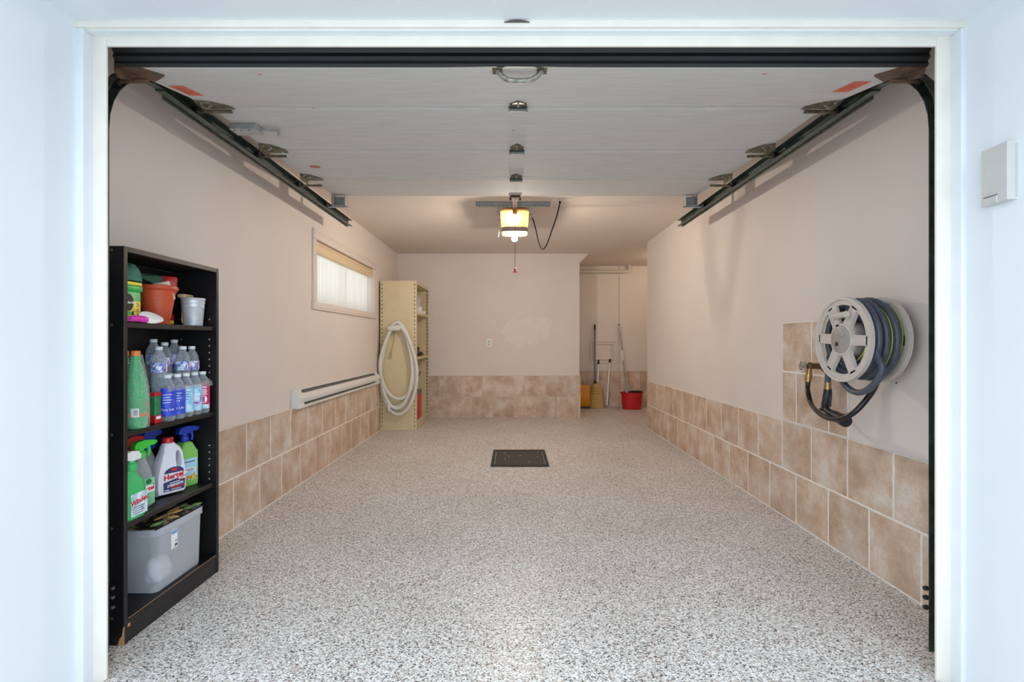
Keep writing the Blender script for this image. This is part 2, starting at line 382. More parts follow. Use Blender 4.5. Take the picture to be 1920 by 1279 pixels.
# ------------------------------------------------------------------ the setting
XL, XR = -1.672, 1.742            # painted faces of the side walls
TL, TR = -1.650, 1.732            # tile faces
YB, YA = 7.285, 8.49              # painted face of back wall, of alcove wall
TB = 7.27
ZC = 2.396                        # ceiling
ZT = 0.615                        # top of tiled dado
bm = nb(); box(bm, (-3, 1.662, -0.12), (3.2, 8.9, 0)); box(bm, (-1.345, 1.60, -0.12), (1.407, 1.662, 0)); struct('floor', bm, FLOOR, 0)
bm = nb(); box(bm, (-14, -16, -0.14), (14, 1.662, -0.035)); o = struct('ground_driveway', bm, CONCRETE, 0)
o['label'] = 'pale concrete driveway in front of the garage'
bm = nb(); box(bm, (-3, 1.64, ZC), (3.2, 8.9, ZC + 0.2)); struct('ceiling', bm, CEIL, 0)
# left wall with its window hole
WY0, WY1, WZ0, WZ1 = 4.235, 5.985, 1.448, 1.988
bm = nb()
box(bm, (-1.9, 1.69, 0), (XL, 8.7, WZ0)); box(bm, (-1.9, 1.69, WZ1), (XL, 8.7, ZC))
box(bm, (-1.9, 1.69, WZ0), (XL, WY0, WZ1)); box(bm, (-1.9, WY1, WZ0), (XL, 8.7, WZ1))
wl = struct('wall_left', bm, WALL, 0)
bm = nb(); box(bm, (XR, 1.69, 0), (1.95, 6.405, ZC)); wr = struct('wall_right', bm, WALL, 0)
bm = nb(); box(bm, (XL - 0.05, YB, 0), (0.985, 8.6, ZC)); wb = struct('wall_back', bm, WALL, 0)
bm = nb(); box(bm, (0.9, YA, 0), (3.2, 8.8, ZC)); wa = struct('wall_alcove', bm, WALL, 0)
bm = nb(); box(bm, (1.9, 6.2, 0), (3.0, 6.405, ZC)); box(bm, (2.75, 6.2, 0), (3.0, 8.8, ZC)); struct('wall_alcove_side', bm, WALL, 0)
# metal corner bead on the end of the right wall
bm = nb(); box(bm, (XR - 0.003, 6.395, ZT), (XR + 0.012, 6.409, ZC), 0.002); put('corner_bead', bm, CASING, wr)
# soffit panel in the alcove
bm = nb(); prism(bm, [(0.96, ZC + 0.01), (1.122, ZC + 0.01), (1.112, ZC - 0.006), (0.985, 2.264), (0.96, 2.264)], 7.30, 8.48, 'Y'); struct('trim_7', bm, CASING, 0)
# front wall around the door opening, seen from outside
bm = nb()
box(bm, (-4, 0.7, -0.035), (-1.409, 1.62, 3.4)); box(bm, (-4, 1.62, -0.035), (-1.392, 1.69, 3.4)); struct('wall_front_left', bm, WHITE_OUT, 0)
bm = nb()
box(bm, (1.464, 0.7, -0.035), (4, 1.62, 3.4)); box(bm, (1.458, 1.62, -0.035), (4, 1.69, 3.4)); struct('wall_front_right', bm, WHITE_OUT, 0)
bm = nb(); box(bm, (-1.409, 0.7, 2.155), (1.464, 1.62, 3.4)); box(bm, (-1.409, 1.62, 2.140), (1.464, 1.69, 3.4)); struct('wall_front_header', bm, WHITE_OUT, 0)
# outer white moulding and cream door stops
def trim(n, a, b, mat, bev=0.003):
    bm = nb(); box(bm, a, b, bev, 2); struct('trim_%d' % n, bm, mat)
trim(1, (-1.412, 1.612, -0.035), (-1.386, 1.655, 2.134), WHITE_TRIM)
trim(2, (1.452, 1.612, -0.035), (1.467, 1.655, 2.134), WHITE_TRIM)
trim(3, (-1.412, 1.609, 2.134), (1.467, 1.655, 2.158), CREAM_TRIM)
trim(4, (-1.390, 1.650, -0.035), (-1.343, 1.660, 2.130), CREAM_TRIM)
trim(5, (1.405, 1.650, -0.035), (1.456, 1.660, 2.130), CREAM_TRIM)
trim(6, (-1.343, 1.649, 2.096), (1.405, 1.660, 2.130), CREAM_TRIM)
bm = nb(); box(bm, (-1.385, 1.622, 2.129), (1.451, 1.652, 2.1345)); struct('trim_8', bm, WHITE_TRIM)
# sliver of dried caulk on the header trim
bm = nb(); pts = [px(945 + i * 3.7, 41.5 - 2.0 * math.sin(i / 13 * PI), 1.607) for i in range(14)]
tube(bm, pts, [0.0015 + 0.0035 * math.sin(i / 13 * PI) for i in range(14)], 6)
tag(put('caulk_sliver', bm, GREYBROWN), 'small dark curled sliver at the middle of the top trim', 'trim flaw')

# tiles: shared meshes by size
TILE_MESH = {}
def tile_mesh(w, h):
    k = (round(w, 3), round(h, 3))
    if k not in TILE_MESH:
        bm = nb(); box(bm, (-w / 2, -0.006, -h / 2), (w / 2, 0.006, h / 2), 0.0025, 1)
        me = bpy.data.meshes.new('tile'); bm.to_mesh(me); bm.free(); me.materials.append(TILE); TILE_MESH[k] = me
    return TILE_MESH[k]
G = 0.0085; PITCH = 0.3105
def tile_row(parent, along, face, s0, s1, joint, z0, z1, inward, pitch=PITCH):
    """lay tiles from s0 to s1 with a joint at `joint`; along 'Y' (side wall) or 'X'"""
    js = [s0, s1]; k = math.ceil((s0 - joint) / pitch)
    while joint + k * pitch < s1:
        if joint + k * pitch > s0 + 1e-3: js.append(joint + k * pitch)
        k += 1
    js = sorted(js)
    for a, b in zip(js, js[1:]):
        wd = b - a - G
        if wd < 0.02: continue
        o = bpy.data.objects.new('tile', tile_mesh(wd, z1 - z0 - G)); C.objects.link(o); o.parent = parent
        m, z = (a + b) / 2, (z0 + z1) / 2; wob = random.uniform(-0.0006, 0.0006)
        if along == 'Y': o.location = (face - inward * (0.006 + wob), m, z); o.rotation_euler = (random.uniform(-.002, .002), 0, PI / 2)
        else: o.location = (m, face + 0.006 + wob, z); o.rotation_euler = (0, random.uniform(-.002, .002), 0)
ZM = 0.308
GROUTB = M('tan_grout', (206, 190, 178), 0.8, var=0.06, scale=40, bump=0.15, bscale=200)
def bed(parent, a, b, mat=None):
    bm = nb(); box(bm, a, b); put('grout_bed', bm, mat or GROUT, parent, smooth=0)
bed(wl, (XL - 0.02, 1.70, 0), (TL - 0.0014, 7.28, ZT - 0.002))
tile_row(wl, 'Y', TL, 1.70, 7.265, 3.10, ZM, ZT, 1); tile_row(wl, 'Y', TL, 1.70, 7.265, 2.955, 0.003, ZM, 1)
bed(wr, (TR + 0.0014, 1.70, 0), (XR + 0.02, 6.402, ZT - 0.002))
tile_row(wr, 'Y', TR, 1.70, 6.405, 2.576, ZM, ZT, -1); tile_row(wr, 'Y', TR, 1.70, 6.405, 2.421, 0.003, ZM, -1)
# tiled patch behind the hose reel
bed(wr, (TR + 0.0024, 2.576, ZT), (XR + 0.02, 3.197, 1.236))
tile_row(wr, 'Y', TR + 0.001, 2.576, 3.197, 2.576, 0.926, 1.236, -1); tile_row(wr, 'Y', TR + 0.001, 2.576, 3.197, 2.731, ZT + 0.001, 0.926, -1)
bed(wb, (TL, TB + 0.0014, 0), (1.0, YB + 0.02, ZT - 0.002), GROUTB)
tile_row(wb, 'X', TB, TL + 0.012, 1.003, 0.187, ZM, ZT, 1); tile_row(wb, 'X', TB, TL + 0.012, 1.003, 0.034, 0.003, ZM, 1)
bed(wa, (0.985, YA - 0.0106, 0), (2.75, YA + 0.02, ZT - 0.002), GROUTB)
tile_row(wa, 'X', YA - 0.012, 0.99, 2.74, 1.55, ZM, ZT, 1); tile_row(wa, 'X', YA - 0.012, 0.99, 2.74, 1.70, 0.003, ZM, 1)
# ragged patched plaster on the back wall, very slightly lighter than the paint
PATCHP = M('plaster_patch', (230, 221, 216), 0.7, var=0.03, scale=9)
bm = nb(); rr = random.Random(3); n = 26
bm.faces.new([bm.verts.new(px(990 + 50 * math.cos(2 * PI * k / n) * rr.uniform(.72, 1.08), 620 + 32 * math.sin(2 * PI * k / n) * rr.uniform(.65, 1.1) - 5 * math.cos(2 * PI * k / n), YB - 0.0008)) for k in range(n)])
put('plaster_patch', bm, PATCHP, wb, smooth=0)

# ------------------------------------------------------------------ window and blind
bm = nb(); D0, D1 = -1.862, -1.820
box(bm, (D0, WY0, WZ0), (D1, WY1, WZ0 + 0.04)); box(bm, (D0, WY0, WZ1 - 0.04), (D1, WY1, WZ1))
box(bm, (D0, WY0, WZ0 + .04), (D1, WY0 + 0.04, WZ1 - .04)); box(bm, (D0, WY1 - 0.04, WZ0 + .04), (D1, WY1, WZ1 - .04)); box(bm, (D0, 5.09, WZ0 + .04), (D1, 5.13, WZ1 - .04))
win = struct('window_1', bm, PLASTW); win['label'] = 'high wide basement-style window in the left wall'
for a, b in ((WY0 + 0.04, 5.09), (5.13, WY1 - 0.04)):
    bm = nb(); box(bm, (-1.845, a, WZ0 + 0.04), (-1.841, b, WZ1 - 0.04)); put('pane', bm, GLASS, win, smooth=0)
def casing(a, b):
    bm = nb(); box(bm, a, b, 0.004, 2)
    put('casing', bm, CASING, win)
cx0, cx1 = XL - 0.002, XL + 0.016
casing((cx0, 4.165, 1.453), (cx1, WY0 + 0.004, 1.984)); casing((cx0, WY1 - 0.004, 1.453), (cx1, 6.065, 1.984))
casing((cx0, 4.165, 1.985), (cx1 + 0.004, 6.065, 2.068)); casing((cx0, 4.155, 1.388), (cx1 + 0.006, 6.075, 1.452))
bm = nb()
for zz in (2.025, 2.05): box(bm, (cx1 + 0.001, 4.175, zz), (cx1 + 0.009, 6.055, zz + 0.01), 0.002)
box(bm, (cx1 + 0.001, 4.175, 1.404), (cx1 + 0.01, 6.055, 1.414), 0.002)
put('casing_bead', bm, CASING, win)
bl = thing('vertical_blind', 'white vertical slat blind under a cream valance in the window', 'blind', (-1.70, 5.11, WZ0))
bm = nb(); box(bm, (-1.715, WY0 + 0.01, 1.878), (-1.684, WY1 - 0.01, 1.982), 0.004, 2)
box(bm, (-1.684, WY0 + 0.012, 1.955), (-1.679, WY1 - 0.012, 1.972), 0.002); box(bm, (-1.684, WY0 + 0.012, 1.885), (-1.679, WY1 - 0.012, 1.900), 0.002)
put('valance', bm, VALANCE, bl)
ns = 23
for i in range(ns):
    yc = WY0 + 0.05 + (WY1 - WY0 - 0.1) * i / (ns - 1); ang = math.radians(27 + 12 * math.sin(i * 1.9))
    bm = nb(); prof = []
    for k in range(5):
        s = (k / 4 - 0.5); prof.append((s * 0.086, 0.007 * (1 - 4 * s * s)))
    poly = [(-1.738 + p[1] * math.cos(ang) + p[0] * math.sin(ang), yc + p[0] * math.cos(ang) - p[1] * math.sin(ang)) for p in prof]
    poly += [(x - 0.0012, y) for x, y in poly[::-1]]
    prism(bm, poly, WZ0 + 0.012, 1.90, 'Z'); put('slat', bm, SLAT, bl)
bm = nb(); tube(bm, [(-1.69, 5.935, 1.88), (-1.688, 5.94, 1.55)], 0.004, 6); put('tilt_wand', bm, PLASTW, bl)

# ------------------------------------------------------------------ garage door, raised
DX0, DX1 = -1.385, 1.440
JP = [Vector((0, 1.745, 2.085)), Vector((0, 2.284, 2.195)), Vector((0, 2.836, 2.206)), Vector((0, 3.372, 2.220)), Vector((0, 3.91, 2.257))]
door = thing('garage_door', 'raised white sectional garage door hanging under the ceiling', 'garage door', (0.0275, 2.8, 2.085))
def seg_frame(i):
    a, b = JP[i], JP[i + 1]; t = (b - a).normalized(); nrm = Vector((0, -t.z, t.y)); return a, b, t, nrm
def on_panel(i, X, s, d=0.0):   # point on the underside of section i, s metres from its lower edge, d below the skin
    a, b, t, nrm = seg_frame(i); p = a + t * s - nrm * d; return Vector((X, p.y, p.z))
panels = []
for i in range(4):
    a, b, t, nrm = seg_frame(i); Ln = (b - a).length
    prof = [(0.002, 0), (0.024, 0), (0.027, 0.004), (0.032, 0.004), (0.035, 0), (Ln - 0.04, 0), (Ln - 0.037, 0.004), (Ln - 0.032, 0.004), (Ln - 0.029, 0), (Ln - 0.002, 0), (Ln - 0.002, 0.044), (0.002, 0.044)]
    bm = nb(); prism(bm, [((a + t * s + nrm * d).y, (a + t * s + nrm * d).z) for s, d in prof], DX0, DX1, 'X')
    panels.append(put('door_panel', bm, DOORPANEL, door, smooth=0))
# rubber seal on the lower edge of the door
a, b, t, nrm = seg_frame(0); prof = [(0.004, -0.006), (-0.012, -0.008), (-0.018, 0.0), (-0.010, 0.010), (-0.020, 0.022), (-0.012, 0.036), (-0.020, 0.050), (-0.012, 0.064), (-0.018, 0.076), (0.004, 0.076)]
bm = nb(); prism(bm, [((a + t * s + nrm * d).y, (a + t * s + nrm * d).z) for s, d in prof], DX0 + 0.006, DX1 + 0.005, 'X')
put('bottom_seal', bm, SEAL, door)
def quad_on(name, i, X0, X1, s0, s1, mat):
    bm = nb(); d = 0.0008
    bm.faces.new([bm.verts.new(on_panel(i, *q, d)) for q in ((X0, s0), (X1, s0), (X1, s1), (X0, s1))])
    return put(name, bm, mat, panels[i], smooth=0)
def s_of(i, y_px):   # distance up section i seen at photo row y_px
    a, b, t, nrm = seg_frame(i); k = (639.5 - y_px) / F
    return (k * a.y - (a.z - CAMZ)) / (t.z - k * t.y)
LINES = M('sticker_print', (160, 50, 36), 0.5)
for X0, X1, ya, yb in ((-1.363, -1.303, 160.4, 179), (1.32, 1.388, 152.4, 172.5)):
    s0, s1 = s_of(0, ya), s_of(0, yb); st = quad_on('warning_sticker', 0, X0, X1, s0, s1, ORANGE_STK)
    bm = nb()
    for k in range(6):
        s = s0 + (s1 - s0) * (0.14 + 0.13 * k)
        bm.faces.new([bm.verts.new(on_panel(0, *q, 0.0014)) for q in ((X0 + 0.006, s), (X1 - 0.006 - 0.01 * (k % 3), s), (X1 - 0.006 - 0.01 * (k % 3), s + 0.004), (X0 + 0.006, s + 0.004))])
    o = put('sticker_lines', bm, LINES, st, smooth=0); o.parent = panels[0]
for i, x, y, r, mm in ((0, 487, 139.5, .009, REDDOT), (1, 587.5, 202.5, .007, REDDOT), (0, 1433, 138.5, .009, REDDOT), (0, 1334.5, 199.5, .008, REDDOT), (1, 962, 244.5, .006, REDDOT), (2, 590.5, 312.5, .036, BROWNST)):
    s = s_of(i, y); yy = on_panel(i, 0, s).y; X = (x - 960) * yy / F; bm = nb(); n = 12
    bm.faces.new([bm.verts.new(on_panel(i, X + r * math.cos(2 * PI * k / n), s + (0.6 if r < .02 else .8) * r * math.sin(2 * PI * k / n), 0.0009)) for k in range(n)])
    put('dot_sticker', bm, mm, panels[i], smooth=0)
# lift handle
hs = s_of(0, 131); bm = nb()
hp = [on_panel(0, 0.0275 + 0.08 * u, hs + 0.0, 0.003 + 0.034 * max(0, 1 - abs(u) ** 3.2)) for u in [k / 8 - 1 for k in range(17)]]
tube(bm, hp, 0.0095, 8); hd = put('lift_handle', bm, M('worn_cast_handle', (150, 146, 138), .5, .5, var=.4, scale=70, bump=.3), door)
for sx in (-1, 1):
    bm = nb(); c = on_panel(0, 0.0275 + sx * 0.08, hs, 0.002); box(bm, c - Vector((0.018, 0.022, 0.003)), c + Vector((0.018, 0.022, 0.003)), 0.002)
    put('handle_foot', bm, HINGE, door)
# hinges down the middle
def hinge_plate(i, X, wdt, up, dn):
    """pointed leaf hinge straddling the joint above section i"""
    a, b, t, nrm = seg_frame(i); L0 = (b - a).length; bm = nb()
    poly = [(-wdt, 0), (-wdt, -up * .55), (0, -up), (wdt, -up * .55), (wdt, 0), (wdt * .8, dn * .4), (0, dn), (-wdt * .8, dn * .4)]
    A = [bm.verts.new(on_panel(i, X + u, L0 + v, 0.001)) for u, v in poly]; B = [bm.verts.new(on_panel(i, X + u * .96, L0 + v * .96, 0.006)) for u, v in poly]
    n = len(poly)
    for k in range(n): bm.faces.new((A[k], A[(k + 1) % n], B[(k + 1) % n], B[k]))
    bm.faces.new(A); bm.faces.new(B[::-1])
    h = put('hinge', bm, HINGE, door, smooth=20)
    bm = nb(); tube(bm, [on_panel(i, X - wdt * 1.05, L0 + 0.004, 0.012), on_panel(i, X + wdt * 1.05, L0 + 0.004, 0.012)], 0.009, 10)
    for sx in (-1, 1): tube(bm, [on_panel(i, X + sx * wdt * 1.0, L0 + 0.004, 0.012), on_panel(i, X + sx * wdt * 1.12, L0 + 0.004, 0.012)], 0.014, 10)
    put('hinge_pin', bm, GALV, h)
    bm = nb()
    for u, v in ((0, -up * .7), (0, -up * .35), (0, dn * .6)): ball(bm, on_panel(i, X + u, L0 + v, 0.008), 0.006, 1)
    put('hinge_bolts', bm, GALVL, h)
hinge_plate(0, 0.0275, 0.038, 0.10, 0.05); hinge_plate(1, 0.0275, 0.038, 0.105, 0.04); hinge_plate(2, 0.0275, 0.038, 0.11, 0.03)
TXL, TXR = -1.447, 1.496         # roller planes in the tracks
TZ = 2.172                       # track centre height
def side_hinge(i, sgn):
    X = DX0 + 0.045 if sgn < 0 else DX1 - 0.045; a, b, t, nrm = seg_frame(i); L0 = (b - a).length; bm = nb(); s_ = sgn
    poly = [(s_ * .05, -0.11), (s_ * .05, 0.02), (-s_ * .055, 0.03), (-s_ * .055, -0.01), (-s_ * .01, -0.085)]
    A = [bm.verts.new(on_panel(i, X + u, L0 + v, 0.001)) for u, v in poly]; B = [bm.verts.new(on_panel(i, X + u, L0 + v, 0.008)) for u, v in poly]
    n = len(poly)
    for k in range(n): bm.faces.new((A[k], A[(k + 1) % n], B[(k + 1) % n], B[k]))
    bm.faces.new(A); bm.faces.new(B[::-1])
    # upright ear that carries the roller stem
    p = on_panel(i, X + s_ * .05, L0 - 0.10, 0.004); q = on_panel(i, X + s_ * .05, L0 + 0.02, 0.036)
    box(bm, (min(p.x, p.x - s_ * .004), p.y, min(p.z, q.z)), (max(p.x, p.x - s_ * .004), q.y, max(p.z, q.z)))
    h = put('side_hinge', bm, HINGE, door, smooth=20)
    tx = TXL if sgn < 0 else TXR; yy = on_panel(i, X, L0 + 0.004).y; zz = min(TZ, on_panel(i, X, L0).z - 0.02)
    bm = nb(); tube(bm, [(X - s_ * .055, yy, zz), (tx, yy, zz)], 0.008, 8); put('roller_stem', bm, HINGE, h)
    bm = nb(); tube(bm, [(tx - 0.011, yy, TZ), (tx + 0.011, yy, TZ)], 0.021, 14); put('roller', bm, ROLLER, h)
    bm = nb()
    for u, v in ((s_ * .03, -0.09), (s_ * .005, -0.055), (s_ * .03, -0.03), (-s_ * .03, 0.01)): ball(bm, on_panel(i, X + u, L0 + v, 0.01), 0.006, 1)
    put('hinge_bolts', bm, GALVL, h)
for i in range(3):
    for sgn in (-1, 1): side_hinge(i, sgn)
for sgn in (-1, 1):   # top brackets and bottom corner brackets
    X = DX0 + 0.05 if sgn < 0 else DX1 - 0.05; tx = TXL if sgn < 0 else TXR
    bm = nb(); yy = 3.885; box(bm, (X - 0.045, yy - 0.03, TZ - 0.004), (X + 0.045, yy + 0.03, TZ), 0.001); box(bm, (X - 0.045, yy + 0.026, TZ - 0.004), (X + 0.045, yy + 0.03, 2.25)); box(bm, (X - 0.045, yy - 0.03, TZ - 0.004), (X - 0.041, yy + 0.03, 2.25)); box(bm, (X + 0.041, yy - 0.03, TZ - 0.004), (X + 0.045, yy + 0.03, 2.25))
    h = put('top_bracket', bm, GALVL, door, smooth=20)
    bm = nb(); tube(bm, [(X - sgn * 0.06, yy, TZ - 0.008), (tx, yy, TZ - 0.008)], 0.007, 8); put('roller_stem', bm, GALVL, h)
    bm = nb(); tube(bm, [(tx - 0.011, yy, TZ), (tx + 0.011, yy, TZ)], 0.021, 14); put('roller', bm, ROLLER, h)
    # rusty bottom corner bracket
    e = DX0 if sgn < 0 else DX1; bm = nb()
    poly = [(-0.005, 0.0), (-0.005, 0.11), (0.02, 0.165), (0.10, 0.10), (0.06, 0.0)]
    A = [bm.verts.new(on_panel(0, e - sgn * u, v, 0.001)) for u, v in poly]; B = [bm.verts.new(on_panel(0, e - sgn * u, v, 0.007)) for u, v in poly]
    n = len(poly)
    for k in range(n): bm.faces.new((A[k], A[(k + 1) % n], B[(k + 1) % n], B[k]))
    bm.faces.new(A); bm.faces.new(B[::-1])
    p = on_panel(0, e, 0.0, 0.0); q = on_panel(0, e, 0.11, 0.0)
    prism(bm, [(p.y, p.z + 0.045), (q.y, q.z + 0.03), (q.y, q.z - 0.02), (p.y + 0.02, p.z - 0.035), (p.y, p.z - 0.02)], e + sgn * 0.002, e + sgn * 0.008, 'X')
    h = put('bottom_bracket', bm, RUST, door, smooth=20)
    bm = nb(); tube(bm, [(e - sgn * 0.05, 1.83, 2.075), (tx, 1.83, 2.075)], 0.009, 8); put('roller_stem', bm, RUST, h)
    bm = nb(); tube(bm, [(tx - 0.012, 1.83, 2.075), (tx + 0.012, 1.83, 2.075)], 0.022, 14); put('roller', bm, ROLLER, h)
# slide lock on the left of the second section
s = s_of(1, 238); c = on_panel(1, -1.325, s, 0.0); bm = nb()
box(bm, (c.x - 0.075, c.y - 0.05, c.z - 0.032), (c.x + 0.06, c.y + 0.03, c.z - 0.001), 0.003)
lk = put('slide_lock', bm, GALVL, door)
bm = nb(); box(bm, (c.x + 0.05, c.y - 0.008, c.z - 0.022), (c.x + 0.155, c.y + 0.006, c.z - 0.016)); box(bm, (c.x + 0.145, c.y - 0.010, c.z - 0.048), (c.x + 0.157, c.y + 0.006, c.z - 0.016), 0.002); put('lock_bar', bm, GALVL, lk)
bm = nb()
for u in (-0.055, -0.02, 0.02): ball(bm, (c.x + u, c.y - 0.036, c.z - 0.033), 0.005, 1)
put('lock_screws', bm, GALV, lk)

# tracks
def door_track(sgn, label):
    tx = TXL if sgn < 0 else TXR; root = thing('door_track', label, 'door track', (tx, 1.78, 0), group='garage door tracks')
    R = 0.30; yv = 1.748; path = [(yv, 0.02), (yv, 1.0), (yv, TZ - R)]
    path += [(yv + R - R * math.cos(k / 8 * PI / 2), TZ - R + R * math.sin(k / 8 * PI / 2)) for k in range(1, 9)]
    def channel(name, pp, hw):
        bm = nb(); w_ = 0.020; rings = []
        for i, (y, z) in enumerate(pp):
            p0 = pp[max(0, i - 1)]; p1 = pp[min(len(pp) - 1, i + 1)]
            t = Vector((p1[0] - p0[0], p1[1] - p0[1])).normalized(); n_ = Vector((-t.y, t.x))
            # cross-section (offset across the track, offset away from the door)
            cs = [(-hw, -w_), (-hw, w_ * .7), (-hw * .82, w_), (hw * .82, w_), (hw, w_ * .7), (hw, -w_), (hw - 0.0025, -w_), (hw - 0.0025, w_ * .65), (hw * .8, w_ - 0.003), (-hw * .8, w_ - 0.003), (-hw + 0.0025, w_ * .65), (-hw + 0.0025, -w_)]
            rings.append([bm.verts.new((tx + sgn * o_, y + n_.x * a_, z + n_.y * a_)) for a_, o_ in cs])
        for A, B in zip(rings, rings[1:]):
            for k in range(12): bm.faces.new((A[k], A[(k + 1) % 12], B[(k + 1) % 12], B[k]))
        bm.faces.new(rings[0]); bm.faces.new(rings[-1][::-1])
        return put(name, bm, TRACKM, root, smooth=40)
    channel('vertical_track', path, 0.019); channel('horizontal_track', [(yv + R, TZ), (3.0, TZ), (4.46, TZ)], 0.026)
    # stiffening angle along the wall side
    bm = nb(); ax = tx + sgn * 0.024; box(bm, (min(ax, ax + sgn * 0.003), 2.1, TZ - 0.035), (max(ax, ax + sgn * 0.003), 4.46, TZ + 0.03)); put('track_stiffener', bm, GALV, root, smooth=0)
    for zz in (0.35, 0.9, 1.5):
        bm = nb(); box(bm, (min(ax, ax + sgn * .05), 1.695, zz), (max(ax, ax + sgn * .05), 1.75, zz + 0.06), 0.002); put('track_bracket', bm, TRACKM, root)
    bm = nb()
    for zz in (0.24, 0.207, 0.172): ball(bm, (tx - sgn * 0.022, 1.775, zz), 0.011, 1, (1.2, 1, 0.9)); cyl(bm, (tx + sgn * 0.01, 1.77, zz), (tx - sgn * 0.022, 1.775, zz), 0.007, 8)
    put('bracket_bolts', bm, ROLLER, root)
    bm = nb(); box(bm, (tx - 0.02, 4.05, TZ + 0.025), (tx - 0.016, 4.085, ZC), 0); put('track_hanger', bm, GALV, root, smooth=0)
door_track(-1, 'dark steel door track curving up beside the left wall'); door_track(1, 'dark steel door track curving up beside the right wall')

# ------------------------------------------------------------------ opener with its lamp
op = thing('garage_door_opener', 'lit garage door opener hanging from the ceiling with a warm glowing lens', 'door opener', (0.025, 4.8, 2.14))
OX = 0.025
EMB = EM('glowing_bulb', (255, 240, 222), LAMP_BULB)
EMI = EM('inner_lamp', (255, 224, 172), LAMP_LENS)
def lens_material():
    m = bpy.data.materials.new('translucent_cream_lens'); m.use_nodes = True; nt = m.node_tree; N = nt.nodes; L = nt.links
    b = N['Principled BSDF']; b.inputs['Base Color'].default_value = rgb((246, 214, 158)); b.inputs['Roughness'].default_value = 0.4
    t = N.new('ShaderNodeBsdfTranslucent'); t.inputs[0].default_value = rgb((255, 238, 200))
    mx = N.new('ShaderNodeMixShader'); mx.inputs[0].default_value = 0.75
    L.new(b.outputs[0], mx.inputs[1]); L.new(t.outputs[0], mx.inputs[2]); L.new(mx.outputs[0], N['Material Output'].inputs[0]); return m
EML = lens_material()
def rounded(bm, hw, y0, y1, z0, z1, k0=1.0, k1=1.0, rib=0):
    """D-shaped drum with its round side to the front"""
    N_ = 24; lo, hi = [], []
    for i in range(N_ + 1):
        a = PI + PI * i / N_; rr = 1 + (rib if i % 2 else 0)
        x = hw * math.copysign(abs(math.cos(a)) ** 0.55, math.cos(a)) * rr; y = y0 + (0.07 - 0.07 * abs(math.sin(a)) ** 0.8 * rr)
        lo.append((x * k0, y, z0)); hi.append((x * k1, y, z1))
    lo += [(hw * k0, y1, z0), (-hw * k0, y1, z0)]; hi += [(hw * k1, y1, z1), (-hw * k1, y1, z1)]
    A = [bm.verts.new((OX + p[0], p[1], p[2])) for p in lo]; B = [bm.verts.new((OX + p[0], p[1], p[2])) for p in hi]; n = len(A)
    for i in range(n): bm.faces.new((A[i], A[(i + 1) % n], B[(i + 1) % n], B[i]))
    bm.faces.new(A[::-1]); bm.faces.new(B)
bm = nb(); box(bm, (OX - 0.128, 4.79, 2.165), (OX + 0.128, 5.02, 2.366), 0.012, 2); put('motor_housing', bm, OPENER_GREY, op)
bm = nb(); rounded(bm, 0.136, 4.70, 4.785, 2.202, 2.352, 0.93, 1.0, 0.006); put('light_lens', bm, EML, op, smooth=25)
bm = nb(); ball(bm, (OX - 0.012, 4.752, 2.275), 0.02, 1); put('inner_lamp', bm, EMI, op)
bm = nb(); box(bm, (OX - 0.134, 4.72, 2.353), (OX + 0.134, 4.80, 2.374), 0.003); put('top_cover', bm, M('opener_cream_cover', (226, 190, 140), .5), op)
bm = nb(); rounded(bm, 0.126, 4.705, 4.90, 2.160, 2.2015, 0.97, 1.0); put('lower_band', bm, OPENER_GREY, op, smooth=25)
bm = nb(); rounded(bm, 0.112, 4.715, 4.88, 2.143, 2.1595, 0.72, 1.0); put('lower_lens', bm, EML, op, smooth=25)
bm = nb(); lathe(bm, [(0.013, 0.032), (0.013, 0.02), (0.022, 0.008), (0.027, -0.008), (0.024, -0.022), (0.013, -0.032), (0.0, -0.035)], (OX, 4.80, 2.114), 16); put('bulb', bm, EMB, op)
bm = nb(); box(bm, (OX - 0.018, 3.15, 2.316), (OX + 0.018, 4.76, 2.322)); box(bm, (OX - 0.004, 3.15, 2.322), (OX + 0.004, 4.76, 2.352)); box(bm, (OX - 0.018, 3.15, 2.322), (OX - 0.014, 4.76, 2.334)); box(bm, (OX + 0.014, 3.15, 2.322), (OX + 0.018, 4.76, 2.334))
put('rail', bm, BRONZE, op, smooth=0)
bm = nb(); box(bm, (OX - 0.026, 4.05, 2.300), (OX + 0.026, 4.17, 2.316), 0.004); tube(bm, [(OX, 4.10, 2.30), (OX, 3.96, 2.262)], 0.010, 8); put('trolley', bm, BRONZE, op)
bm = nb(); box(bm, (OX - 0.04, 3.87, 2.236), (OX + 0.04, 3.925, 2.251), 0.004)
for sx in (-1, 1): tube(bm, [(OX + sx * 0.03, 3.93, 2.240), (OX + sx * 0.045, 3.93, 2.240)], 0.011, 8)
put('door_arm_bracket', bm, BRONZE, op)
bm = nb(); box(bm, (-0.335, 4.56, ZC - 0.006), (0.352, 4.598, ZC - 0.003)); box(bm, (-0.335, 4.595, ZC - 0.042), (0.352, 4.598, ZC - 0.003))
strut = put('perforated_strut', bm, GALVL, op, smooth=0)
bm = nb()
for k in range(28): box(bm, (-0.325 + k * 0.0245, 4.5935, ZC - 0.028), (-0.317 + k * 0.0245, 4.5955, ZC - 0.021))
put('strut_holes', bm, DARKSLOT, strut, smooth=0)['kind'] = 'stuff'
for sx in (-1, 1):
    bm = nb(); X = OX + sx * 0.148; box(bm, (X - 0.015, 4.60, 2.29), (X + 0.015, 4.603, ZC - 0.01)); box(bm, (X - 0.015, 4.60, 2.29), (X + 0.015, 4.86, 2.293)); put('hanger_strap', bm, GALVL, op, smooth=0)
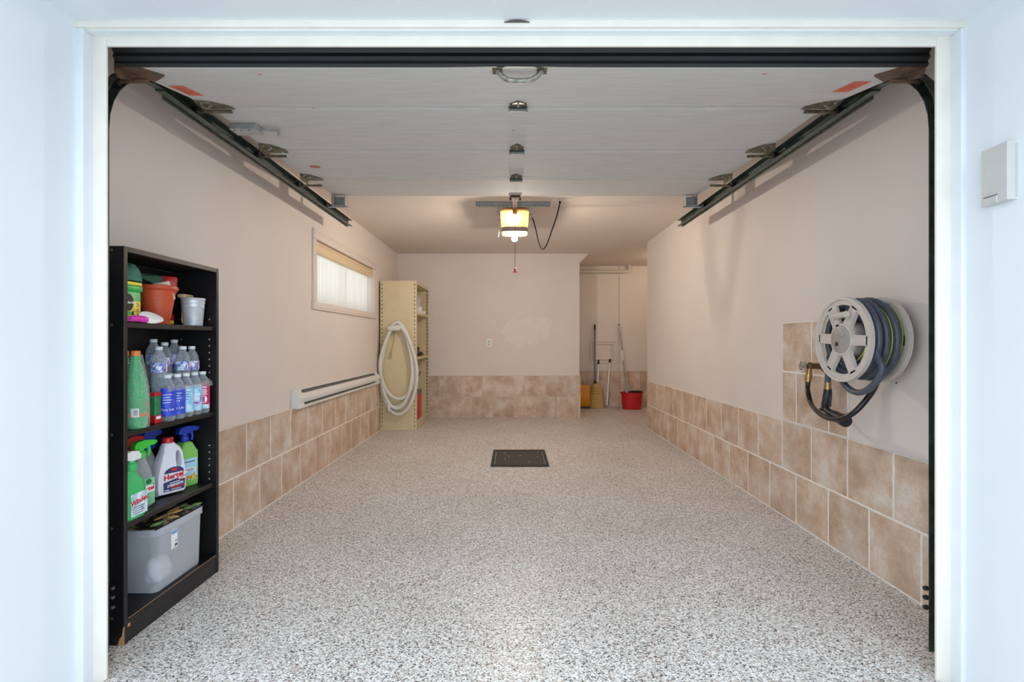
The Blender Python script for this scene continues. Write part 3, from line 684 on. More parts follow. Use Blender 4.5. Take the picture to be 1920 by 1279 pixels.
# cord to the ceiling socket
pts = [px(993, 404, 4.82), px(999, 411, 4.80), px(1005, 432, 4.77), px(1010, 455, 4.74), px(1017, 467, 4.70), px(1025, 459, 4.66), px(1034, 434, 4.60), px(1043, 408, 4.55), px(1048, 388, 4.51), px(1050, 379, 4.49)]
bm = nb(); tube(bm, cr(pts, 5), 0.0055, 8); cordp = put('power_cord', bm, CORDBLK, op)
bm = nb(); tube(bm, [px(1050, 381, 4.49), px(1049.5, 374.5, 4.485)], [0.009, 0.014], 10); put('plug', bm, CORDBLK, cordp)
bm = nb(); tube(bm, cr([px(937, 412, 4.88), px(935, 425, 4.78), px(936, 436, 4.76), px(934, 445, 4.74)], 4), 0.0018, 5); put('antenna_wire', bm, PLASTG, op)
# red emergency release
bm = nb(); tube(bm, [(OX, 4.12, 2.30), (OX, 4.12, 1.72)], 0.0022, 6); rc = put('release_cord', bm, M('red_cord', (150, 60, 56), .6), op)
bm = nb(); box(bm, (OX - 0.009, 4.112, 1.685), (OX + 0.009, 4.128, 1.722), 0.003, 2); tube(bm, [(OX - 0.02, 4.12, 1.69), (OX + 0.02, 4.12, 1.69)], 0.0045, 6); put('release_handle', bm, REDPLAST, rc)
# ceiling socket and the thin pull wire
sk = thing('ceiling_socket', 'small pale power socket on the ceiling where the black cord plugs in', 'socket', (0.43, 4.49, ZC))
bm = nb(); c = px(1046, 373, 4.48); box(bm, (c.x - 0.055, 4.44, ZC - 0.008), (c.x + 0.055, 4.53, ZC), 0.003); put('socket_plate', bm, CASING, sk)
bm = nb(); box(bm, (c.x - 0.02, 4.46, ZC - 0.020), (c.x + 0.03, 4.51, ZC - 0.008), 0.003); put('socket_body', bm, PLASTG, sk)
bm = nb(); pts = [(0.35, 4.60, ZC - 0.03)] + [px(1060, 384, 4.58), px(1120, 383, 4.5), px(1200, 382, 4.3), (1.47, 4.2, 2.20)]
tube(bm, cr(pts, 5), 0.0016, 5); tag(put('wire', bm, PLASTW), 'thin white wire strung below the ceiling to the right track', 'wire')

# ------------------------------------------------------------------ heater on the left wall
ht = thing('baseboard_heater', 'long white electric baseboard heater along the left wall', 'heater', (-1.64, 4.92, 0.606))
HX = XL + 0.001; H0, H1 = 3.78, 6.07
bm = nb(); prism(bm, [(HX, 0.606), (HX + 0.058, 0.606), (HX + 0.060, 0.618), (HX + 0.056, 0.622), (HX + 0.05, 0.612), (HX + 0.008, 0.612), (HX + 0.008, 0.735), (HX + 0.022, 0.737), (HX + 0.026, 0.742), (HX + 0.02, 0.748), (HX, 0.748)], H0, H1, 'Y'); put('back_plate', bm, HEATW, ht)
bm = nb(); o_ = [(0.030, 0.716), (0.042, 0.711), (0.054, 0.695), (0.058, 0.675), (0.054, 0.655), (0.046, 0.640)]
prism(bm, [(HX + a_, z_) for a_, z_ in o_] + [(HX + a_ - 0.003, z_) for a_, z_ in o_[::-1]], H0 + 0.05, H1 - 0.05, 'Y'); put('front_cover', bm, HEATW, ht)
bm = nb(); box(bm, (HX + 0.009, H0 + 0.06, 0.622), (HX + 0.024, H1 - 0.06, 0.732)); put('heating_element', bm, HEATD, ht, smooth=0)
bm = nb()
for k in range(60):
    y = H0 + 0.1 + k * 0.035; box(bm, (HX + 0.022, y, 0.630), (HX + 0.040, y + 0.002, 0.72))
put('heater_fins', bm, HEATD, ht, smooth=0)['kind'] = 'stuff'
for a, b in ((H0 - 0.003, H0 + 0.105), (H1 - 0.105, H1 + 0.003)):
    bm = nb(); prism(bm, [(HX, 0.604), (HX + 0.060, 0.604), (HX + 0.062, 0.622), (HX + 0.05, 0.636), (HX + 0.062, 0.66), (HX + 0.062, 0.69), (HX + 0.05, 0.716), (HX + 0.03, 0.722), (HX + 0.028, 0.748), (HX, 0.750)], a, b, 'Y'); put('end_cap', bm, HEATW, ht)

# ------------------------------------------------------------------ cream steel shelving in the far corner
SX0, SX1, SY0, SY1, SH = -1.648, -1.195, 6.235, 7.145, 1.875
su = thing('steel_shelving', 'tall cream steel shelving unit in the far left corner', 'shelving', (-1.42, 6.69, 0))
for a, b in ((SY0, SY0 + 0.016), (SY1 - 0.016, SY1)):
    bm = nb(); box(bm, (SX0, a, 0), (SX1, b, SH), 0.003); sp_ = put('side_panel', bm, CREAM_METAL, su)
    bm = nb()
    for X in (SX0 + 0.024, SX1 - 0.024):
        for k in range(36): box(bm, (X - 0.005, a - 0.0012, 0.05 + k * 0.0505), (X + 0.005, b + 0.0012, 0.068 + k * 0.0505))
    put('slot_holes', bm, DARKSLOT, sp_, smooth=0)['kind'] = 'stuff'
bm = nb()
for a in (SY0 + 0.016, SY1 - 0.046):
    box(bm, (SX1 - 0.006, a, 0), (SX1, a + 0.03, SH)); 
put('front_flange', bm, CREAM_METAL, su, smooth=0)
bm = nb()
for k in range(36): box(bm, (SX1 - 0.002, SY1 - 0.035, 0.05 + k * 0.0505), (SX1 + 0.001, SY1 - 0.026, 0.066 + k * 0.0505))
put('flange_holes', bm, DARKSLOT, su, smooth=0)['kind'] = 'stuff'
bm = nb(); box(bm, (SX0, SY0 + 0.016, 0.06), (SX0 + 0.004, SY1 - 0.016, SH)); put('back_panel', bm, CREAM_METAL, su, smooth=0)
for z in (0.075, 0.885, 1.455, SH - 0.035):
    bm = nb(); box(bm, (SX0 + 0.004, SY0 + 0.016, z), (SX1 - 0.004, SY1 - 0.016, z + 0.03), 0.003); put('shelf', bm, CREAM_METAL, su)
bm = nb(); box(bm, (SX1 - 0.03, SY0 + 0.016, 0), (SX1 - 0.012, SY1 - 0.016, 0.075)); put('kick_plate', bm, CREAM_METAL, su, smooth=0)
# small goods on it
def carton(name, lab, cat, a, b, mat, lidmat=None, lid=0.012):
    t_ = thing(name, lab, cat, ((a[0] + b[0]) / 2, (a[1] + b[1]) / 2, a[2]))
    bm = nb(); box(bm, a, b, 0.004, 2); put('body', bm, mat, t_)
    bm = nb(); box(bm, (a[0] - 0.002, a[1] - 0.002, b[2] - lid), (b[0] + 0.002, b[1] + 0.002, b[2] + 0.002), 0.003, 2); put('lid', bm, lidmat or mat, t_)
    return t_
carton('storage_box', 'tall pale grey box at the back of the cream unit\'s upper shelf', 'box', (-1.42, 6.70, 1.486), (-1.25, 6.86, 1.72), PLASTG)
carton('small_box', 'small white box at the front of the cream unit\'s upper shelf', 'box', (-1.30, 6.62, 1.486), (-1.21, 6.73, 1.575), PLASTW)
bm = nb(); lathe(bm, [(0.018, 0), (0.032, 0.012), (0.034, 0.045), (0.028, 0.05), (0.0, 0.052)], (-1.235, 6.93, 1.486), 14); tag(put('small_jar', bm, PLASTW), 'little round white jar at the far end of the cream unit\'s upper shelf', 'jar')
tl = thing('hand_tool', 'dark hand tool lying on the cream unit\'s middle shelf', 'tool', (-1.26, 6.75, 0.916))
bm = nb(); tube(bm, [(-1.30, 6.62, 0.945), (-1.24, 6.80, 0.945), (-1.23, 6.86, 0.94)], [0.028, 0.026, 0.012], 10); put('tool_body', bm, DARKTOOL, tl)
bm = nb(); tube(bm, [(-1.28, 6.67, 0.95), (-1.255, 6.69, 1.03)], 0.02, 8); put('tool_grip', bm, DARKTOOL, tl)
bm = nb(); box(bm, (-1.36, 6.60, 0.916), (-1.21, 6.95, 0.922), 0.002); tag(put('tool_tray', bm, M('tan_card', (176, 132, 92), .7)), 'thin brown tray under the dark tool on the cream unit', 'tray')
tl.location.z = 0.922
bm = nb(); tube(bm, [(-1.235, 6.42, 0.58), (-1.205, 6.56, 0.72)], 0.012, 8); 
tube(bm, [(-1.235, 6.42, 0.58), (-1.27, 6.30, 0.11)], 0.010, 8); tag(put('metal_rod', bm, STEEL_DARK), 'dark bent rod standing inside the lower bay of the cream unit', 'rod')
carton('red_container', 'red container with a grey lid on the cream unit\'s bottom shelf', 'container', (-1.40, 6.46, 0.106), (-1.215, 6.70, 0.47), REDPLAST, M('dark_grey_lid', (110, 104, 104), .6), 0.05)

# coiled white hose hanging on the shelving
wh = thing('coiled_hose', 'coiled white hose hanging on the side of the cream shelving unit', 'hose', (-1.42, 6.2, 0.24))
pp = []; K = [(35, 82, 745, 694, 0), (31, 74, 741, 680, 1), (33, 76, 748, 684, 2), (28, 84, 750, 692, 3), (33, 70, 744, 676, 4)]
turns = 3.62; n = 130
for k in range(n + 1):
    tt = turns * k / n; a = -PI * 0.62 + 2 * PI * tt
    rx = 32.5 + 2.6 * math.sin(tt * 2.3 + 1.0); ry = 77 + 8.5 * math.sin(tt * 1.7); cx = 745 + 2.6 * math.sin(tt * 3.1); cy = 689 - 0 + 7.5 * math.sin(tt * 1.7 + 0.6)
    s_ = math.sin(a); e_ = 1.0 + 0.10 * max(0, -s_)     # narrower at the hook
    pp.append(px(cx + rx * math.cos(a) * (1 - 0.20 * min(1, max(0, -s_ + 0.3)) ** 2), cy + ry * s_ * e_ * 0.96, 6.206 - 0.034 * (0.5 + 0.5 * math.sin(tt * 5.0)) - 0.01))
pp.append(px(729, 760, 6.155)); pp.append(px(729.5, 770, 6.155))
bm = nb(); tube(bm, cr(pp, 2), 0.0212, 10); put('hose_coil', bm, HOSEWHITE, wh, smooth=60)
bm = nb(); tube(bm, [px(728.5, 767, 6.155), px(729, 774, 6.155)], 0.021, 10); put('hose_end', bm, CHROME, wh)
bm = nb(); box(bm, px(726, 620, 6.13) - Vector((0, 0.004, 0)), px(749, 611, 6.13) + Vector((0, 0.1, 0)), 0.01, 2); put('hose_strap', bm, HOSEWHITE, wh)
bm = nb(); tube(bm, cr([px(740, 618, 6.2), px(738, 640, 6.215), px(733, 660, 6.22), px(728, 670, 6.22), px(731, 674, 6.22), px(734, 669, 6.22), px(733, 660, 6.22)], 4), 0.003, 5); put('hanging_string', bm, M('beige_string', (150, 130, 104), .7), wh)

# ------------------------------------------------------------------ back wall outlet
ol = thing('wall_outlet', 'white duplex power outlet on the back wall', 'outlet', (-0.335, YB - 0.005, 1.09))
c = px(917, 643, YB); bm = nb(); box(bm, (c.x - 0.037, YB - 0.006, c.z - 0.058), (c.x + 0.037, YB, c.z + 0.058), 0.003, 2); put('cover_plate', bm, PLASTW, ol)
for dz in (-0.02, 0.02):
    bm = nb(); lathe(bm, [(0.016, 0), (0.016, 0.003), (0.0, 0.003)], (c.x, YB - 0.006, c.z + dz), 14, Matrix.Rotation(PI / 2, 3, 'X')); s_ = put('receptacle', bm, PLASTG, ol)
    bm = nb()
    for u in (-0.006, 0.006): box(bm, (c.x + u - 0.0015, YB - 0.0105, c.z + dz - 0.004), (c.x + u + 0.0015, YB - 0.009, c.z + dz + 0.006))
    put('slots', bm, DARKSLOT, s_, smooth=0)

# ------------------------------------------------------------------ alcove
bm = nb(); pz = px(1100, 509, 8.42).z
tube(bm, cr([(0.9, 8.42, pz), (1.4, 8.42, pz), (1.92, 8.42, pz), (1.965, 8.42, pz + 0.012), (1.982, 8.42, pz + 0.05), (1.983, 8.42, pz + 0.09), (1.983, 8.42, ZC)], 4), 0.026, 12)
pipe = thing('drain_pipe', 'painted pipe running below the alcove ceiling with an elbow', 'pipe', (1.4, 8.42, pz)); put('pipe_run', bm, PVC, pipe, smooth=60)
bm = nb(); tube(bm, [(1.885, 8.42, pz), (1.935, 8.42, pz)], 0.031, 12); tube(bm, [(1.983, 8.42, pz + 0.055), (1.983, 8.42, pz + 0.085)], 0.031, 12); put('pipe_collar', bm, PVC, pipe)
bm = nb(); tube(bm, [(1.823, YA - 0.004, ZC), (1.823, YA - 0.004, 0.62), (1.823, YA - 0.015, 0.61), (1.823, YA - 0.015, 0.0)], 0.004, 6); tag(put('wall_wire', bm, M('tan_wire', (184, 166, 150), .6)), 'thin vertical wire running down the alcove back wall', 'wire')
al = thing('ceiling_lamp', 'bare bulb in a white ceiling holder round the alcove corner', 'lamp', (2.42, 7.35, ZC - 0.12))
bm = nb(); lathe(bm, [(0.055, 0), (0.055, -0.012), (0.035, -0.03), (0.022, -0.04), (0.022, -0.05)][::-1], (2.42, 7.35, ZC), 20); put('lamp_holder', bm, PLASTW, al)
bm = nb(); lathe(bm, [(0.012, -0.05), (0.02, -0.065), (0.03, -0.088), (0.024, -0.108), (0.0, -0.117)][::-1], (2.42, 7.35, ZC), 14); put('bulb', bm, EM('alcove_bulb_glow', (255, 234, 200), 260.0), al)
ap = thing('access_panel', 'square painted access panel with moulding on the alcove wall', 'access panel', (1.555, YA, 0.75))
X0, X1, Z0, Z1 = 1.325, 1.787, 0.745, 1.152
def frame_of(bm, x0, x1, z0, z1, w_, d0, d1, bev=0.004):
    box(bm, (x0, d0, z0), (x1, d1, z0 + w_), bev); box(bm, (x0, d0, z1 - w_), (x1, d1, z1), bev); box(bm, (x0, d0, z0 + w_), (x0 + w_, d1, z1 - w_), bev); box(bm, (x1 - w_, d0, z0 + w_), (x1, d1, z1 - w_), bev)
bm = nb(); frame_of(bm, X0, X1, Z0, Z1, 0.05, YA - 0.016, YA); put('outer_moulding', bm, CASING, ap)
bm = nb(); frame_of(bm, X0 + 0.055, X1 - 0.055, Z0 + 0.055, Z1 - 0.055, 0.030, YA - 0.034, YA); put('inner_moulding', bm, CASING, ap)
bm = nb(); box(bm, (X0 + 0.06, YA - 0.006, Z0 + 0.06), (X1 - 0.06, YA, Z1 - 0.06)); put('panel', bm, CASING, ap, smooth=0)

def pole(bm, a, b, r, seg=10): tube(bm, [a, b], r, seg)
# corn broom
br = thing('broom', 'straw broom leaning against the alcove wall', 'broom', (1.41, 8.33, 0))
a = Vector((1.388, 8.36, 0.43)); b = px(1115, 609, 8.45)
bm = nb(); pole(bm, a, b, 0.0125); put('handle', bm, STEEL_DARK, br)
bm = nb(); pole(bm, b - (b - a).normalized() * 0.09, b + Vector((0, 0, 0.004)), 0.015); put('handle_grip', bm, ROLLER, br)
prof = [(0.018, 0.44), (0.03, 0.42), (0.06, 0.385), (0.088, 0.34), (0.098, 0.30), (0.102, 0.24), (0.112, 0.15), (0.125, 0.06), (0.133, 0.0)]
bm = nb(); rings = []
for hw, z in prof:
    cx = 1.405 + 0.02 * (0.44 - z) / 0.44 * 0.5; th = 0.018 + 0.02 * min(1, hw / 0.1) * (0.7 if z < 0.2 else 1); cy = 8.33 + 0.05 * z
    rings.append([bm.verts.new((cx + hw * math.copysign(abs(math.cos(q)) ** .7, math.cos(q)) + (random.uniform(-.002, .002)), cy + th * math.sin(q), max(0, z + (random.uniform(0, .012) if z == 0 else 0)))) for q in [2 * PI * k / 28 for k in range(28)]])
for A, B in zip(rings, rings[1:]):
    for k in range(28): bm.faces.new((A[k], A[(k + 1) % 28], B[(k + 1) % 28], B[k]))
bm.faces.new(rings[0]); bm.faces.new(rings[-1][::-1]); put('bristles', bm, STRAW, br)
bm = nb()
for z, hw in ((0.335, 0.092), (0.285, 0.100), (0.245, 0.104)):
    cx = 1.405 + 0.01 * (0.44 - z) / 0.44; cy = 8.33 + 0.05 * z
    tube(bm, [(cx + hw * math.copysign(abs(math.cos(q)) ** .7, math.cos(q)), cy + 0.041 * math.sin(q), z) for q in [2 * PI * k / 28 for k in range(28)]], 0.003, 5, closed=True)
put('stitching', bm, M('broom_twine', (150, 110, 60), .7), br)
bm = nb(); tube(bm, [(1.403, 8.352, 0.41), (1.39, 8.357, 0.46)], [0.034, 0.015], 10); put('ferrule', bm, DARKTOOL, br)
# white poles
def white_pole(name, lab, a, b, hook):
    t_ = thing(name, lab, 'pole', (a[0], a[1], 0), group='white poles in the alcove'); a = Vector(a); b = Vector(b); d = (b - a).normalized()
    bm = nb(); pole(bm, a, b, 0.0150); put('shaft', bm, PLASTW, t_)
    bm = nb(); pole(bm, b - d * 0.02, b + d * 0.045, 0.017); ball(bm, b + d * 0.05, 0.012, 1); put('top_cap', bm, ROLLER, t_)
    if hook:
        bm = nb(); tube(bm, cr([a + d * 0.02, a, a + Vector((-0.015, -0.01, -0.022)), a + Vector((-0.045, -0.02, -0.024)), a + Vector((-0.06, -0.02, -0.006))], 4), 0.013, 8); put('hooked_tip', bm, CHROME, t_)
white_pole('white_pole', 'shorter white pole with a black cap standing behind the straw broom', (1.43, 8.40, 0.003), px(1122, 681, 8.46), False)
white_pole('white_pole', 'white pole with a black cap and hooked foot right of the straw broom', (1.585, 8.34, 0.04), px(1143.5, 678, 8.46), True)
# yellow plastic scoop, half hidden by the wall corner
ys = thing('plastic_shovel', 'orange-yellow plastic shovel blade with a black edge behind the wall corner', 'shovel', (1.2, 8.25, 0))
bm = nb(); poly = [(8.20 - 0.05 * math.sin(k / 8 * PI), 0.03 + 0.36 * k / 8) for k in range(9)]; poly += [(y + 0.018, z) for y, z in poly[::-1]]
prism(bm, poly, 1.02, 1.285, 'X'); bmesh.ops.translate(bm, vec=(0, 0.06, 0), verts=bm.verts[:]); put('blade', bm, YELLOWP, ys)
bm = nb()
for X in (1.08, 1.16, 1.235): tube(bm, [(X, 8.262 - 0.052 * math.sin(k / 8 * PI), 0.03 + 0.36 * k / 8) for k in range(9)], 0.006, 6)
put('blade_ribs', bm, M('amber_ribs', (240, 170, 50), .4), ys)
bm = nb(); box(bm, (1.018, 8.245, 0), (1.287, 8.29, 0.035), 0.004); put('edge_strip', bm, ROLLER, ys)
bm = nb(); pole(bm, (1.06, 8.27, 0.33), (1.03, 8.44, 1.15), 0.014); put('shaft', bm, STEEL_DARK, ys)
# mop bucket and mop
bk = thing('mop_bucket', 'red oval plastic bucket with a black wringer in the alcove', 'bucket', (1.975, 8.22, 0))
bm = nb(); P_ = [(0.0, 0.006), (0.148, 0.006), (0.150, 0.0), (0.152, 0.012), (0.166, 0.15), (0.178, 0.262), (0.188, 0.264), (0.190, 0.276), (0.176, 0.278), (0.172, 0.262), (0.146, 0.02), (0.0, 0.02)]
lathe(bm, P_, (1.975, 8.22, 0), 32, sx=1.0, sy=0.74); put('bucket_body', bm, REDPLAST, bk)
bm = nb(); tube(bm, [(1.80 - 0.012, 8.17, 0.262), (1.775, 8.14, 0.285), (1.79, 8.2, 0.28)], 0.012, 8); put('pour_spout', bm, REDPLAST, bk)
bm = nb(); lathe(bm, [(0.02, 0.20), (0.07, 0.24), (0.100, 0.285), (0.104, 0.296), (0.09, 0.298), (0.06, 0.262), (0.0, 0.25)], (2.045, 8.22, 0), 22, sy=0.95); put('wringer', bm, ROLLER, bk)
mp_ = thing('mop', 'metal mop handle leaning in the red bucket', 'mop', (1.895, 8.2, 0.03))
a = Vector((1.895, 8.20, 0.20)); b = px(1161, 610, 8.46); d = (b - a); 
bm = nb(); pole(bm, a, b, 0.0115); put('handle', bm, ALU, mp_)
bm = nb(); pole(bm, a + d * 0.905, b, 0.0145); put('handle_grip', bm, PLASTG, mp_)
bm = nb(); pole(bm, b, b + d.normalized() * 0.02, 0.012); put('hanging_tip', bm, ROLLER, mp_)
bm = nb(); pole(bm, a + d * 0.50, a + d * 0.64, 0.0165); put('middle_sleeve', bm, PLASTW, mp_)
bm = nb(); pole(bm, a - d.normalized() * 0.05, a + d * 0.12, 0.019); put('socket_collar', bm, M('pale_blue_plastic', (150, 176, 226), .4), mp_)
bm = nb(); rr = random.Random(5)
for k in range(26):
    q = 2 * PI * k / 26; e_ = Vector((math.cos(q) * rr.uniform(.02, .085), math.sin(q) * rr.uniform(.02, .07), 0))
    tube(bm, cr([a - d.normalized() * .04, a + e_ * .5 + Vector((0, 0, -.08)), Vector((a.x + 0.03 + e_.x, a.y + e_.y, 0.035 + rr.uniform(0, .02)))], 3), 0.006, 5)
put('mop_strands', bm, M('mop_yarn', (206, 200, 190), .9), mp_, kind='stuff')

# ------------------------------------------------------------------ dark floor cover
fc = thing('drain_cover', 'dark rectangular drain cover with a raised rim on the speckled floor', 'drain cover', (0.072, 4.76, 0))
bm = nb(); x0, x1, y0, y1 = -0.19, 0.333, 4.437, 5.083
box(bm, (x0, y0, 0), (x1, y0 + 0.035, 0.014), 0.003); box(bm, (x0, y1 - 0.035, 0), (x1, y1, 0.014), 0.003); box(bm, (x0, y0 + 0.035, 0), (x0 + 0.028, y1 - 0.035, 0.014), 0.003); box(bm, (x1 - 0.028, y0 + 0.035, 0), (x1, y1 - 0.035, 0.014), 0.003); put('rim', bm, MATRIM, fc)
bm = nb(); box(bm, (x0 + 0.034, y0 + 0.042, 0), (x1 - 0.034, y1 - 0.042, 0.009), 0.002); cp = put('plate', bm, MATDARK, fc)
bm = nb()
for i in range(15):
    for j in range(18):
        if (i + j) % 2 == 0:
            X = x0 + 0.055 + i * 0.0295; Y = y0 + 0.065 + j * 0.0305; box(bm, (X - 0.009, Y - 0.003, 0.008), (X + 0.009, Y + 0.003, 0.0115))
put('tread_pattern', bm, MATDARK, cp, kind='stuff', smooth=0)
rr = random.Random(11); bm = nb()
for k in range(9): ball(bm, (rr.uniform(-.1, .27), rr.uniform(4.55, 5.0), 0.0125), 0.005, 1)
put('grit', bm, PLASTG, cp, kind='stuff')

# ------------------------------------------------------------------ hose reel on the right wall
RC = Vector((0, 2.275, 1.127)); RX0, RX1 = 1.503, 1.662; RR = 0.193
reel = thing('hose_reel', 'taupe plastic wall-mounted hose reel with spoked discs', 'hose reel', (1.6, 2.275, 0.93))
def ring_x(bm, x0, x1, r0, r1, n=48):
    vs = []
    for k in range(n):
        q = 2 * PI * k / n; c_, s_ = math.cos(q), math.sin(q)
        vs.append([bm.verts.new((x, RC.y + r * c_, RC.z + r * s_)) for x, r in ((x0, r0), (x0, r1), (x1, r1), (x1, r0))])
    for k in range(n):
        A, B = vs[k], vs[(k + 1) % n]
        for j in range(4): bm.faces.new((A[j], A[(j + 1) % 4], B[(j + 1) % 4], B[j]))
def spoke(bm, x0, x1, q, ra, rb, wa, wb):
    c_, s_ = math.cos(q), math.sin(q)
    def P(x, r, t_): return bm.verts.new((x, RC.y + r * c_ - t_ * s_, RC.z + r * s_ + t_ * c_))
    A = [P(x0, ra, -wa), P(x0, rb, -wb), P(x0, rb, wb), P(x0, ra, wa)]; B = [P(x1, ra, -wa), P(x1, rb, -wb), P(x1, rb, wb), P(x1, ra, wa)]
    for k in range(4): bm.faces.new((A[k], A[(k + 1) % 4], B[(k + 1) % 4], B[k]))
    bm.faces.new(A); bm.faces.new(B[::-1])
def wheel(x0, x1, sgn, name):
    bm = nb(); ring_x(bm, x0, x1, 0.158, RR - 0.004); lip = x0 - 0.006 if sgn < 0 else x1 + 0.002
    ring_x(bm, min(lip, x1), max(lip, x1) if sgn < 0 else max(lip, x1), RR - 0.012, RR)
    rim_ = put(name, bm, REELP, reel, smooth=30)
    for k in range(6):
        q = math.radians(2 + 60 * k); bm = nb(); spoke(bm, x0, x1, q, 0.05, 0.165, 0.024, 0.021)
        for sg in (-1, 1):   # raised borders of the spoke
            c_, s_ = math.cos(q), math.sin(q); xs = x0 - 0.005 if sgn < 0 else x1
            def P(x, r, t_): return bm.verts.new((x, RC.y + r * c_ - t_ * s_, RC.z + r * s_ + t_ * c_))
            A = [P(xs, .06, sg * .024), P(xs, .162, sg * .022), P(xs, .162, sg * .017), P(xs, .06, sg * .019)]; B = [P(xs + .005, .06, sg * .024), P(xs + .005, .162, sg * .022), P(xs + .005, .162, sg * .017), P(xs + .005, .06, sg * .019)]
            for j in range(4): bm.faces.new((A[j], A[(j + 1) % 4], B[(j + 1) % 4], B[j]))
            bm.faces.new(A); bm.faces.new(B[::-1])
        put('spoke', bm, REELP, rim_, smooth=30)
    bm = nb(); ring_x(bm, x0 - (0.004 if sgn < 0 else 0), x1, 0.02, 0.073, 36); put('hub_ring', bm, REELP, rim_, smooth=30)
    return rim_
fw = wheel(RX0, RX0 + 0.014, -1, 'front_disc'); rw = wheel(RX1, RX1 + 0.014, 1, 'rear_disc')
RY = Matrix.Rotation(-PI / 2, 3, 'Y')
bm = nb(); lathe(bm, [(0.063, 0), (0.063, 0.009), (0.058, 0.012), (0.0, 0.012)], (RX0 + 0.002, RC.y, RC.z), 30, RY); hub = put('hub_cover', bm, REELD, fw)
bm = nb(); lathe(bm, [(0.022, 0), (0.022, 0.0145), (0.019, 0.016), (0.0, 0.016)], (RX0 + 0.002, RC.y - 0.012, RC.z + 0.028), 18, RY); put('hub_boss', bm, REELD, hub)
bm = nb(); box(bm, (RX0 - 0.0115, RC.y + 0.008, RC.z - 0.03), (RX0 - 0.006, RC.y + 0.026, RC.z - 0.012)); put('hub_socket', bm, ROLLER, hub, smooth=0)
bm = nb(); lathe(bm, [(0.086, 0), (0.086, RX1 - RX0 - 0.014)], (RX1, RC.y, RC.z), 30, RY); put('drum', bm, REELD, reel)
bm = nb(); hy, hz = RC.y - 0.015, RC.z + 0.108   # crank grip folded into the disc
tube(bm, [(RX0 - 0.012, hy + 0.045, hz), (RX0 - 0.02, hy - 0.05, hz + 0.004)], 0.0145, 12); put('crank_grip', bm, REELP, fw)
bm = nb(); tube(bm, [(RX0 + 0.01, hy + 0.05, hz - 0.002), (RX0 - 0.016, hy + 0.05, hz - 0.002)], 0.016, 12); spoke(bm, RX0 - 0.004, RX0 + 0.010, math.radians(72), 0.06, 0.165, 0.014, 0.014); put('crank_arm', bm, REELP, fw)
bm = nb(); box(bm, (RX1 + 0.014, RC.y - 0.10, RC.z - 0.09), (XR, RC.y - 0.04, RC.z + 0.10), 0.004); box(bm, (RX1 + 0.014, RC.y + 0.02, RC.z - 0.09), (XR, RC.y + 0.08, RC.z + 0.10), 0.004); tube(bm, [(RX1, RC.y, RC.z), (XR, RC.y, RC.z)], 0.05, 16); put('wall_bracket', bm, REELD, reel)
bm = nb(); ring_x(bm, RX1 + 0.012, RX1 + 0.016, 0.0, 0.001, 6); q = math.radians(118)
tube(bm, [(RX1 - 0.001, RC.y - 0.07, RC.z + 0.145), (RX1 + 0.0005, RC.y - 0.07, RC.z + 0.145)], 0.014, 14); put('disc_hole', bm, REELD, rw)
# garden hose wound on the reel
gh = thing('garden_hose', 'slate blue garden hose with a lime stripe wound on the reel', 'hose', (1.58, 2.275, 0.86))
HR = 0.0138; pts = []
xa, xb = RX0 + 0.033, RX1 - 0.018
for layer, rad in enumerate((0.104, 0.131, 0.158, 0.1755)):
    nturn = 4 if layer < 3 else 2.4; N_ = int(nturn * 28)
    for k in range(N_ + 1):
        f_ = k / N_; x = xa + (xb - xa) * (f_ if layer % 2 == 0 else 1 - f_ * (1.0 if layer < 3 else 0.75)); a_ = 2 * PI * nturn * f_ + PI / 2
        wob = 0.004 * math.sin(a_ * 0.7 + layer) if layer > 1 else 0
        pts.append(Vector((x + wob, RC.y - (rad + wob) * math.cos(a_), RC.z + (rad + wob) * math.sin(a_))))
tail = [pxX(1655, 690, 1.545), pxX(1643, 716, 1.54), pxX(1625, 732, 1.54), pxX(1606, 736, 1.545), pxX(1589, 727, 1.55), pxX(1578, 712, 1.55), pxX(1570, 690, 1.56)]
# last wrap comes down the near side into the hanging loop
lead = [Vector((1.545, RC.y - 0.178 * math.cos(q), RC.z + 0.178 * math.sin(q))) for q in [math.radians(d_) for d_ in (75, 55, 35, 15, -5, -22)]]
bm = nb(); tube(bm, pts, HR, 9); put('wound_coil', bm, GHOSE, gh, smooth=60)
def stripe(path, phase, rate):
    bm = nb(); sp_ = []
    for i, p in enumerate(path):
        t_ = (path[min(i + 1, len(path) - 1)] - path[max(i - 1, 0)]).normalized(); u = Vector((1, 0, 0)); u = (u - t_ * u.dot(t_)).normalized(); v = t_.cross(u); a_ = phase + rate * i
        sp_.append(p + (u * math.cos(a_) + v * math.sin(a_)) * (HR - 0.0004))
    tube(bm, sp_, 0.0022, 5); return put('hose_stripe', bm, STRIPE, gh, smooth=60)
stripe(pts, 2.5, 0.047)
lp = cr(lead + tail, 6); bm = nb(); tube(bm, lp, HR, 10); put('hanging_loop', bm, GHOSE, gh, smooth=60); stripe(lp, 4.0, 0.05)
e0 = [pxX(1566, 640, 1.57), pxX(1556, 668, 1.585), pxX(1553, 695, 1.60), pxX(1552, 718, 1.60)]
bm = nb(); ep = cr(e0, 6); tube(bm, ep, HR, 10); put('hose_end', bm, GHOSE, gh, smooth=60)
bm = nb(); tube(bm, [pxX(1552, 717, 1.60), pxX(1552, 730, 1.60)], 0.0165, 14); tube(bm, [pxX(1552, 727, 1.60), pxX(1552, 730, 1.60)], 0.0185, 14); put('hose_coupling', bm, BRASS, gh)
